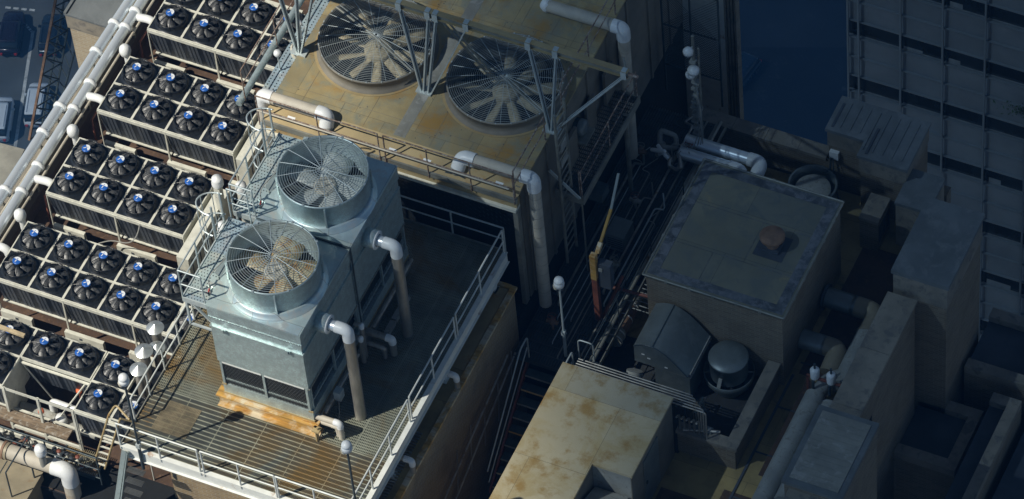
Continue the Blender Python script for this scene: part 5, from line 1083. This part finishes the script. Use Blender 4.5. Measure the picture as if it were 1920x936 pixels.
# tarp & ropes lower right
t = thing('tarp_heap', 'crumpled grey tarp heap in the deep light well', 'tarp', at(1780, 890, -9.3)); p = at(1785, 885, -9.3)
b = MB('tarp'); rt = random.Random(5); n = 16; vs = []
for i in range(n+1):
    for j in range(n+1):
        u, v = i/n-.5, j/n-.5; r_ = max(0, 1-4*(u*u+v*v)); vs.append((p.x+u*1.9+rt.uniform(-.04, .04), p.y+v*2.2+rt.uniform(-.04, .04), -9.45+.75*r_**.6*(.7+.3*math.sin(9*u+4*v)*math.cos(7*v))+rt.uniform(-.05, .05)))
b.add(vs, [(i*(n+1)+j, (i+1)*(n+1)+j, (i+1)*(n+1)+j+1, i*(n+1)+j+1) for i in range(n) for j in range(n)]); b.build('sheet', t)
b = MB('yellow_paint'); b.tube([at(1685, 868, -8), at(1708, 910, -8.8)], .012, 5); b.build('rope', label='yellow rope hanging beside the tarp heap', cat='rope')
b = MB('insul'); c = at(1688, 858, -8); b.tube(fillet([c, c+V(.3, -.1, -.1), c+V(.5, .4, -.5), c+V(.9, .2, -.8)], .2), .03, 8); b.lathe(c+V(.9, .2, -.8), [(.1, -.05), (.1, .05), (.001, .06)], 10); b.build('work_lamp', label='small work lamp on a bent arm beside the tarp heap', cat='lamp')
# teal rope on tower riser
b = MB('teal_rope'); b.tube([at(995, 375, .9), at(974, 415, .3)], .015, 6); b.build('teal_rope', label='short bright teal rope tied near the tall riser', cat='rope')
# ============================================================ LAMP POSTS
def lamp(name, px, py, zt, zb, label, m='rail_dark', lean=0):
    p = at(px, py, zt); t = thing('lamp_post', label, 'lamp post', (p.x, p.y, zb), group='lamp posts with white heads')
    b = MB(m); b.tube([(p.x, p.y, zb), (p.x, p.y, zt-.1)], .028, 10); b.tube([(p.x, p.y, zb), (p.x, p.y, zb+.9)], .042, 10); b.m('galv_rail').box((p.x-.05, p.y-.05, zb+.85), (p.x+.05, p.y+.05, zb+1.0)); b.build('pole', t)
    b = MB('white_fit'); b.lathe((p.x, p.y, zt), [(.05, -.16), (.12, -.12), (.135, -.02), (.12, .03), (.11, .04), (.125, .06), (.11, .12), (.05, .16), (.001, .17)], 20); b.build('lamp_head', t)
    b = MB('hub_light'); b.lathe((p.x-.07, p.y-.04, zt-.1), [(.06, -.1), (.075, 0), (.05, .04)], 14); b.build('lens', t)
lamp('l', 232, 712, 2.9, -.6, 'dark lamp post with white head at the front left corner of the deck')
lamp('l', 650, 838, 2.9, -.4, 'dark lamp post with white head before the front right deck railing')
lamp('l', 1048, 530, 0, -2.9, 'pale lamp post with round white head at the alley stairs', 'galv_rail')
# ============================================================ LOWER LEFT
t = thing('duct_housing', 'tan sheet metal duct housing at the lower left border', 'housing', (-7.2, -5, -4)); HZ = -2.0
hc = at(79, 887, HZ); hd_ = at(60, 936, HZ); h0 = at(0, 858, HZ)
hx = hc.x; hyb = hc.y
b = MB('lag_tan'); b.box((hx-6, hyb-1.15, -5), (hx, hyb, HZ)); b.box((hx-6, hyb-1.2, HZ+.001), (hx+.02, hyb+.02, HZ+.02)); b.build('body', t)
b = MB('tan_ledge'); b.box((hx-6, hyb-1.26, HZ-.12), (hx+.05, hyb-1.201, HZ+.03)); b.box((hx-6, hyb-3.4, -5), (hx+.05, hyb-1.262, HZ-.2)); b.m('rail_dark').box((hx-.95, hyb-1.1, HZ+.021), (hx-.93, hyb, HZ+.03)); b.build('flange', t)
t = thing('exhaust_pipe', 'fat tan exhaust pipe with white elbow at the lower left border', 'pipe', (-6, -4, -2)); ez = -1.35
e0 = at(0, 842, ez); e1 = at(112, 882, ez)
b = MB('pipe_tan'); b.tube([(e0.x-2, e1.y+.05, ez), (e1.x-.1, e1.y+.05, ez)], .19, 24); b.m('rusty_cap').tube([(e0.x+.1, e1.y+.05, ez), (e0.x+.16, e1.y+.05, ez)], .235, 24); b.m('lag_tan').tube([(e0.x+.17, e1.y+.05, ez), (e0.x+.24, e1.y+.05, ez)], .22, 24); b.build('pipe', t)
b = MB('white_fit'); b.tube(fillet([(e1.x-.2, e1.y+.05, ez), (e1.x+.2, e1.y+.05, ez), (e1.x+.2, e1.y+.05, ez-.45)], .28, 8), .21, 24); b.build('elbow', t)
b = MB('pipe_tan'); b.tube([(e1.x+.2, e1.y+.05, ez-.43), (e1.x+.2, e1.y+.05, -5)], .195, 24); b.build('riser', t)
p = at(76, 845, -.7); b = MB('white_fit'); b.lathe((p.x, p.y, 0), [(.14, -.8), (.15, -.66), (.13, -.62), (.13, -.58), (.001, -.54)], 20); b.m('insul').lathe((p.x, p.y, 0), [(.09, -1.3), (.09, -.78)], 14); b.build('vent_cap', label='white capped vent pipe rising from the fat exhaust pipe', cat='vent')
railing('pipe_railing', 'dark angle rail over the tan duct housing', [(hx-.35, hyb-.9), (hx-.35, hyb+.25)], 1.2, h=1.0, r=.02, m='rail_dark', z=HZ, mids=())
railing('pipe_railing', 'dark railing crossing before the fat pipe elbow', [(hx-.1, hyb-.2), (hx+.7, hyb-.15)], .8, h=.75, r=.022, m='rail_dark', z=HZ-.3, mids=())
t = thing('dark_catwalk', 'dark perforated catwalk below the ladder at the lower left', 'catwalk', (-5, -3.2, -3)); CZ = -2.9
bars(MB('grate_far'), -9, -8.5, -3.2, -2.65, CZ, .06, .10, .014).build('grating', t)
b = MB('coil_dark'); b.box((-11, -8.5, CZ-.14), (-3.2, -2.65, CZ-.06)); b.box((-10.7, -2.645, CZ-.1), (-3.21, -2.61, RZ-.03)); b.build('pan', t)
t = thing('entry_step', 'grating landing step beside the yellow ladder', 'step', (-5, -2.4, -2)); 
q = at(150, 845, -2.0); bars(MB('grate_stripe'), q.x-.35, q.y-.55, q.x+.65, q.y+.1, -2.0, .05, .11, .012).build('grating', t); b = MB('rail_dark'); b.box((q.x-.38, q.y-.58, -2.12), (q.x-.35, q.y+.13, -1.97)); b.box((q.x-.35, q.y-.58, -2.12), (q.x+.68, q.y-.551, -2.001)); b.box((q.x-.34, q.y-.54, -2.2), (q.x+.64, q.y+.1, -2.15)); b.build('frame', t)
# dark pipe rail run along the bottom of the condensers
railing('dark_railing', 'dark two rail railing in front of the jumble of valves', [(-10.6, -2.15), (-5.0, -2.15)], 1.35, h=.95, r=.022, m='rail_dark', z=-2.0, mids=(.5, .12))
b = MB('cream'); b.bar((-10.5, -2.0, -2.1), (-5.4, -2.0, -2.1), .06, .1); b.build('cream_beam', label='long cream beam at the foot of the last condenser row', cat='beam')
# ladder
la = at(212, 772, .9); lb = at(178, 878, -2.2)
t = thing('yellow_ladder', 'pale yellow ladder leaning up to the front left deck corner', 'ladder', lb)
lx = V(.30, .0, 0); b = MB('tan_ledge'); top = at(204, 778, .25); bot = at(176, 872, -2.1)
b.tube([bot, top], .028, 8); b.tube([bot+lx, top+lx], .028, 8); b.tube(fillet([top, top+V(.04, .3, .05), V(-4.2, -1.6, .2)], .1), .028, 8); b.tube([top+lx, V(-4.15, -1.5, 0)], .026, 8); b.build('stile', t)
for k in range(9): f = (k+.5)/9; q = bot.lerp(top, f); b = MB('cream'); b.bar(q, q+lx, .04, .03); b.build('rung', t)
t = thing('stair_stringer', 'grey steel stair stringer below the deck corner', 'stairs', (-4, -3, -2.9))
b = MB('galv_dull'); b.bar((-4.05, -2.28, -.1), (-4.25, -3.4, -2.7), .12, .03, up=(0, 1, 1)); b.m('galv_dull').bar((-3.95, -2.28, -.1), (-4.12, -3.4, -2.7), .03, .1, up=(0, 1, 1)); b.build('stringer', t)
b = MB('grate_far')
for k in range(8): f = (k+1)/9; q = V(-3.9, -2.35, -.2).lerp(V(-4.05, -3.4, -2.7), f); [b.box(q+V(0, -.09+.035*j, -.012), q+V(.45, -.075+.035*j, .012)) for j in range(5)]
b.build('treads', t)
railing('low_railing', 'dark railing below the front left of the deck, at the bottom border', [(-3.3, -3.05), (-3.3, -4.6)], 1.4, h=.9, r=.022, m='rail_dark', z=-2.9)
railing('low_railing', 'dark railing before the tan brick wall at the bottom border', [(-3.25, -3.0), (.8, -3.0)], 1.35, h=.9, r=.022, m='rail_dark', z=-2.9)
c = at(232, 925, -2.8); b = MB('duct_grey'); b.box(c-V(.14, .14, .25), c+V(.1, .1, .02)); b.build('small_box', label='small grey square box on the dark catwalk', cat='box')
b = MB('pipe_old'); 
for k, (px, py) in enumerate(((848, 703), (765, 862))):
    p = at(px, py, -.55); lbx = ['rear', 'front'][k]; t = thing('overflow_pipe', 'short pipe with white elbow poking out below the right deck edge, %s one' % lbx, 'pipe', p, group='short pipes below the right deck edge')
    b = MB('pipe_old'); b.tube([(p.x-.5, p.y, -.55), (p.x-.05, p.y, -.55)], .07, 14); b.build('pipe', t)
    b = MB('white_fit'); b.tube(fillet([(p.x-.1, p.y, -.55), (p.x+.1, p.y, -.55), (p.x+.1, p.y, -.72)], .1, 6), .08, 14); b.build('elbow', t)
    b = MB('pipe_old'); b.tube([(p.x+.1, p.y, -.71), (p.x+.1, p.y, -1.0)], .07, 14); b.build('stub', t)
# ============================================================ STREET
def car(px, py, L_, W_, H_, m, label, flip, van=False):
    c = at(px, py, GZ); c.z = GZ; t = thing('parked_car' if not van else 'parked_van', label, 'car' if not van else 'van', c, group='vehicles parked on the street')
    u = STD*(1 if flip else -1); v = V(-u.y, u.x, 0)
    def P(a, b_, z): return c+u*a+v*b_+V(0, 0, z)
    def loft(mb, secs):
        vs = []; n = 8
        for a, hw, z0, z1, tw in secs:
            pr = [(-hw, z0), (-hw, (z0+z1)*.5), (-hw*.97, z1-.12*(z1-z0)), (-tw, z1), (tw, z1), (hw*.97, z1-.12*(z1-z0)), (hw, (z0+z1)*.5), (hw, z0)]
            vs += [P(a, x_, z_) for x_, z_ in pr]
        fs = [(i*n+k, i*n+(k+1) % n, (i+1)*n+(k+1) % n, (i+1)*n+k) for i in range(len(secs)-1) for k in range(n)]+[tuple(range(n-1, -1, -1)), tuple(range((len(secs)-1)*n, len(secs)*n))]
        mb.add(vs, fs, True)
    hl = L_/2; hw = W_/2; zb = H_*.55 if not van else H_*.6
    b = MB(m); loft(b, [(-hl, hw*.78, .35, zb*.85, hw*.6), (-hl*.9, hw*.95, .25, zb, hw*.85), (-hl*.3, hw, .22, zb, hw*.9), (hl*.5, hw, .22, zb, hw*.9), (hl*.85, hw*.93, .25, zb*.9, hw*.8), (hl, hw*.72, .35, zb*.72, hw*.6)]); body = b.build('body', t)
    f0_, f1_ = (-hl*.92, hl*.28) if not van else (-hl*.96, hl*.5)
    b = MB('car_glass'); loft(b, [(f0_, hw*.82, zb*.9, zb, hw*.7), (f0_+.25, hw*.86, zb*.9, H_*.96, hw*.68), (f1_-.3, hw*.86, zb*.9, H_*.96, hw*.68), (f1_+.45, hw*.84, zb*.9, zb+.02, hw*.7)]); b.build('cabin_glass', t)
    b = MB(m); loft(b, [(f0_+.2, hw*.74, H_*.93, H_*.98, hw*.62), (f0_+.4, hw*.78, H_*.93, H_, hw*.66), (f1_-.5, hw*.78, H_*.93, H_, hw*.66), (f1_-.25, hw*.72, H_*.93, H_*.98, hw*.62)])
    for s_ in (-1, 1): b.bar(P(f0_+.4, s_*hw*.6, H_+.04), P(f1_-.6, s_*hw*.6, H_+.04), .05)
    b.build('roof', t)
    for a in (-hl*.62, hl*.6):
        for s_ in (-1, 1): b = MB('tyre'); b.tube([P(a, s_*(hw-.2), .33), P(a, s_*(hw+.01), .33)], .33, 16); b.build('wheel', t)
    for s_ in (-1, 1):
        b = MB('tail_red'); b.box(P(-hl-.01, s_*hw*.65, zb*.6)-V(.12, .12, .1), P(-hl-.01, s_*hw*.65, zb*.6)+V(.12, .12, .1)); b.build('tail_light', t)
        b = MB('logo_white'); b.box(P(hl-.1, s_*hw*.6, zb*.55)-V(.12, .12, .08), P(hl-.1, s_*hw*.6, zb*.55)+V(.12, .12, .08)); b.build('headlight', t)
        b = MB(m); b.box(P(hl*.3, s_*(hw+.1), zb)-V(.1, .1, .08), P(hl*.3, s_*(hw+.1), zb)+V(.1, .1, .08)); b.build('mirror', t)
car(24, 70, 4.7, 1.95, 1.75, 'car_dark', 'dark purple SUV parked left of the white street line', False)
car(97, 72, 4.5, 1.85, 1.45, 'car_blue', 'dark blue car half hidden behind the rusty lattice', False)
car(72, 205, 4.6, 1.9, 1.8, 'car_white', 'white van parked right of the street line', False, True)
car(4, 232, 4.6, 1.9, 1.8, 'car_white', 'white pickup van cut by the left border', False, True)
STD = (at(1355, 185, GZ)-at(1408, 120, GZ)).normalized()
car(1385, 152, 4.9, 1.9, 1.45, 'car_blue', 'dark car in the unlit street behind the roofs', True)
# lattice mast
t = thing('lattice_mast', 'rusty steel lattice boom hanging over the street edge', 'lattice mast', at(60, 260, -22))
a0 = at(108, -20, -14); a1 = at(55, 262, -22); w0 = .0
b1 = at(140, -20, -16); b2 = at(92, 250, -24); c1_ = at(124, -20, -18); c2_ = at(76, 250, -26); d1_ = at(150, 60, -18); d2_ = at(104, 230, -26)
b = MB('rusty_cap'); b.bar(a0, a1, .07, .07); b.build('main_chord', t)
b = MB('rail_dark'); 
for p, q in ((b1, b2), (c1_, c2_), (d1_, d2_)): b.bar(p, q, .05, .05)
b.build('chord', t)
b = MB('rail_dark')
for k in range(9):
    f, g = k/9, (k+.5)/9; g2 = (k+1)/9
    b.bar(a0.lerp(a1, f), b1.lerp(b2, g), .035); b.bar(b1.lerp(b2, g), a0.lerp(a1, g2), .035); b.bar(a0.lerp(a1, f), c1_.lerp(c2_, g), .03); b.bar(c1_.lerp(c2_, g), b1.lerp(b2, g2), .03); b.bar(c1_.lerp(c2_, f), d1_.lerp(d2_, g), .03)
b.build('lacing', t)
# ============================================================ ADDED SHADE (unseen slab made up to dim right hand roofs, facade and street)
m = bpy.data.materials.new('added_shade'); m.use_nodes = True; T = m.node_tree; N = T.nodes; Lk = T.links; N.remove(N['Principled BSDF'])
H = 150.0
off = sd*(H/sd.z)
pL = at(SHADE_A, 500, 0)+off; e_ = (at(SHADE_A, 900, 0)-at(SHADE_A, 100, 0)).normalized(); nrm = V(-e_.y, e_.x, 0)
if nrm.dot(at(1500, 500, 0)-at(500, 500, 0)) < 0: nrm = -nrm
wid = abs((at(SHADE_B, 500, 0)-at(SHADE_A, 500, 0)).dot(nrm))
ge = N.new('ShaderNodeNewGeometry'); vm = N.new('ShaderNodeVectorMath'); vm.operation = 'SUBTRACT'; Lk.new(ge.outputs['Position'], vm.inputs[0]); vm.inputs[1].default_value = tuple(pL)
dt = N.new('ShaderNodeVectorMath'); dt.operation = 'DOT_PRODUCT'; Lk.new(vm.outputs[0], dt.inputs[0]); dt.inputs[1].default_value = (nrm.x, nrm.y, -(nrm.dot(sd))/sd.z)
nz = N.new('ShaderNodeTexNoise'); nz.inputs['Scale'].default_value = .12; nz.inputs['Detail'].default_value = 3; Lk.new(ge.outputs['Position'], nz.inputs['Vector'])
ad = N.new('ShaderNodeMath'); ad.operation = 'MULTIPLY_ADD'; Lk.new(nz.outputs['Fac'], ad.inputs[0]); ad.inputs[1].default_value = 3.0; Lk.new(dt.outputs['Value'], ad.inputs[2])
def sramp(src, a, c_):
    r = N.new('ShaderNodeMapRange'); r.interpolation_type = 'SMOOTHSTEP'; r.inputs[1].default_value = a; r.inputs[2].default_value = c_; r.inputs[4].default_value = SHADE_D; Lk.new(src, r.inputs[0]); return r.outputs[0]
dy_ = N.new('ShaderNodeVectorMath'); dy_.operation = 'DOT_PRODUCT'; Lk.new(vm.outputs[0], dy_.inputs[0]); dy_.inputs[1].default_value = (0, 1, -sd.y/sd.z)
mr1 = sramp(ad.outputs[0], 1.5, wid+1.5); mr2 = sramp(dy_.outputs['Value'], off.y+14.6-pL.y, off.y+17.4-pL.y)
dx_ = N.new('ShaderNodeVectorMath'); dx_.operation = 'DOT_PRODUCT'; Lk.new(vm.outputs[0], dx_.inputs[0]); dx_.inputs[1].default_value = (1, 0, -sd.x/sd.z)
mr3 = N.new('ShaderNodeMapRange'); mr3.inputs[1].default_value = -250-pL.x+off.x; mr3.inputs[2].default_value = -225-pL.x+off.x; mr3.inputs[3].default_value = .4; mr3.inputs[4].default_value = 1; Lk.new(dx_.outputs['Value'], mr3.inputs[0])
mr4 = sramp(dy_.outputs['Value'], off.y+8.5-pL.y, off.y+11-pL.y); r5 = N.new('ShaderNodeMapRange'); r5.inputs[1].default_value = -13.5+off.x-pL.x; r5.inputs[2].default_value = -16.5+off.x-pL.x; Lk.new(dx_.outputs['Value'], r5.inputs[0])
m5 = N.new('ShaderNodeMath'); m5.operation = 'MULTIPLY'; Lk.new(mr4, m5.inputs[0]); Lk.new(r5.outputs[0], m5.inputs[1]); m6 = N.new('ShaderNodeMath'); m6.operation = 'MAXIMUM'; Lk.new(mr2, m6.inputs[0]); Lk.new(m5.outputs[0], m6.inputs[1]); mr2 = m6.outputs[0]
m2_ = N.new('ShaderNodeMath'); m2_.operation = 'MULTIPLY'; Lk.new(mr2, m2_.inputs[0]); Lk.new(mr3.outputs[0], m2_.inputs[1]); mr2 = m2_.outputs[0]
mr = N.new('ShaderNodeMath'); mr.operation = 'MAXIMUM'; Lk.new(mr1, mr.inputs[0]); Lk.new(mr2, mr.inputs[1])
tr = N.new('ShaderNodeBsdfTransparent'); cm = N.new('ShaderNodeMix'); cm.data_type = 'RGBA'; dv = N.new('ShaderNodeMath'); dv.operation = 'DIVIDE'; Lk.new(mr.outputs[0], dv.inputs[0]); dv.inputs[1].default_value = SHADE_D; Lk.new(dv.outputs[0], cm.inputs[0]); cm.inputs[6].default_value = (1, 1, 1, 1); cm.inputs[7].default_value = (.50, .62, .75, 1); Lk.new(cm.outputs[2], tr.inputs[0])
tl = N.new('ShaderNodeBsdfTranslucent'); tl.inputs[0].default_value = (.10, .12, .15, 1)
mx_ = N.new('ShaderNodeMixShader'); Lk.new(mr.outputs[0], mx_.inputs[0]); Lk.new(tr.outputs[0], mx_.inputs[1]); Lk.new(tl.outputs[0], mx_.inputs[2])
Lk.new(mx_.outputs[0], N['Material Output'].inputs['Surface']); MATS['added_shade'] = m
b = MB('added_shade'); n = 24
for sgn, zz in ((1, 0), (-1, 7)):
    vs = []
    for i in range(n+1):
        for j in range(n+1): vs.append((pL.x-420+800*i/n, pL.y-330+760*j/n, pL.z+zz+(2.0*math.sin(i*1.3)*math.cos(j*.9) if 0 < i < n and 0 < j < n else 3.5-zz)))
    b.add(vs, [(i*(n+1)+j, (i+1)*(n+1)+j, (i+1)*(n+1)+j+1, i*(n+1)+j+1)[::sgn] for i in range(n) for j in range(n)], True)
struct(b, 'added_shade_slab')
# haze volume added to tint the dark parts blue, between the roofs and the camera
m = bpy.data.materials.new('tint_haze'); m.use_nodes = True; T = m.node_tree; T.nodes.remove(T.nodes['Principled BSDF']); pv = T.nodes.new('ShaderNodeVolumePrincipled')
pv.inputs['Color'].default_value = (.12, .42, .9, 1); pv.inputs['Density'].default_value = .0007; T.links.new(pv.outputs[0], T.nodes['Material Output'].inputs['Volume']); MATS['tint_haze'] = m
b = MB('tint_haze'); b.box((-920, -720, GZ-2), (720, 1320, 100)); b.build('tint_haze', kind='stuff')
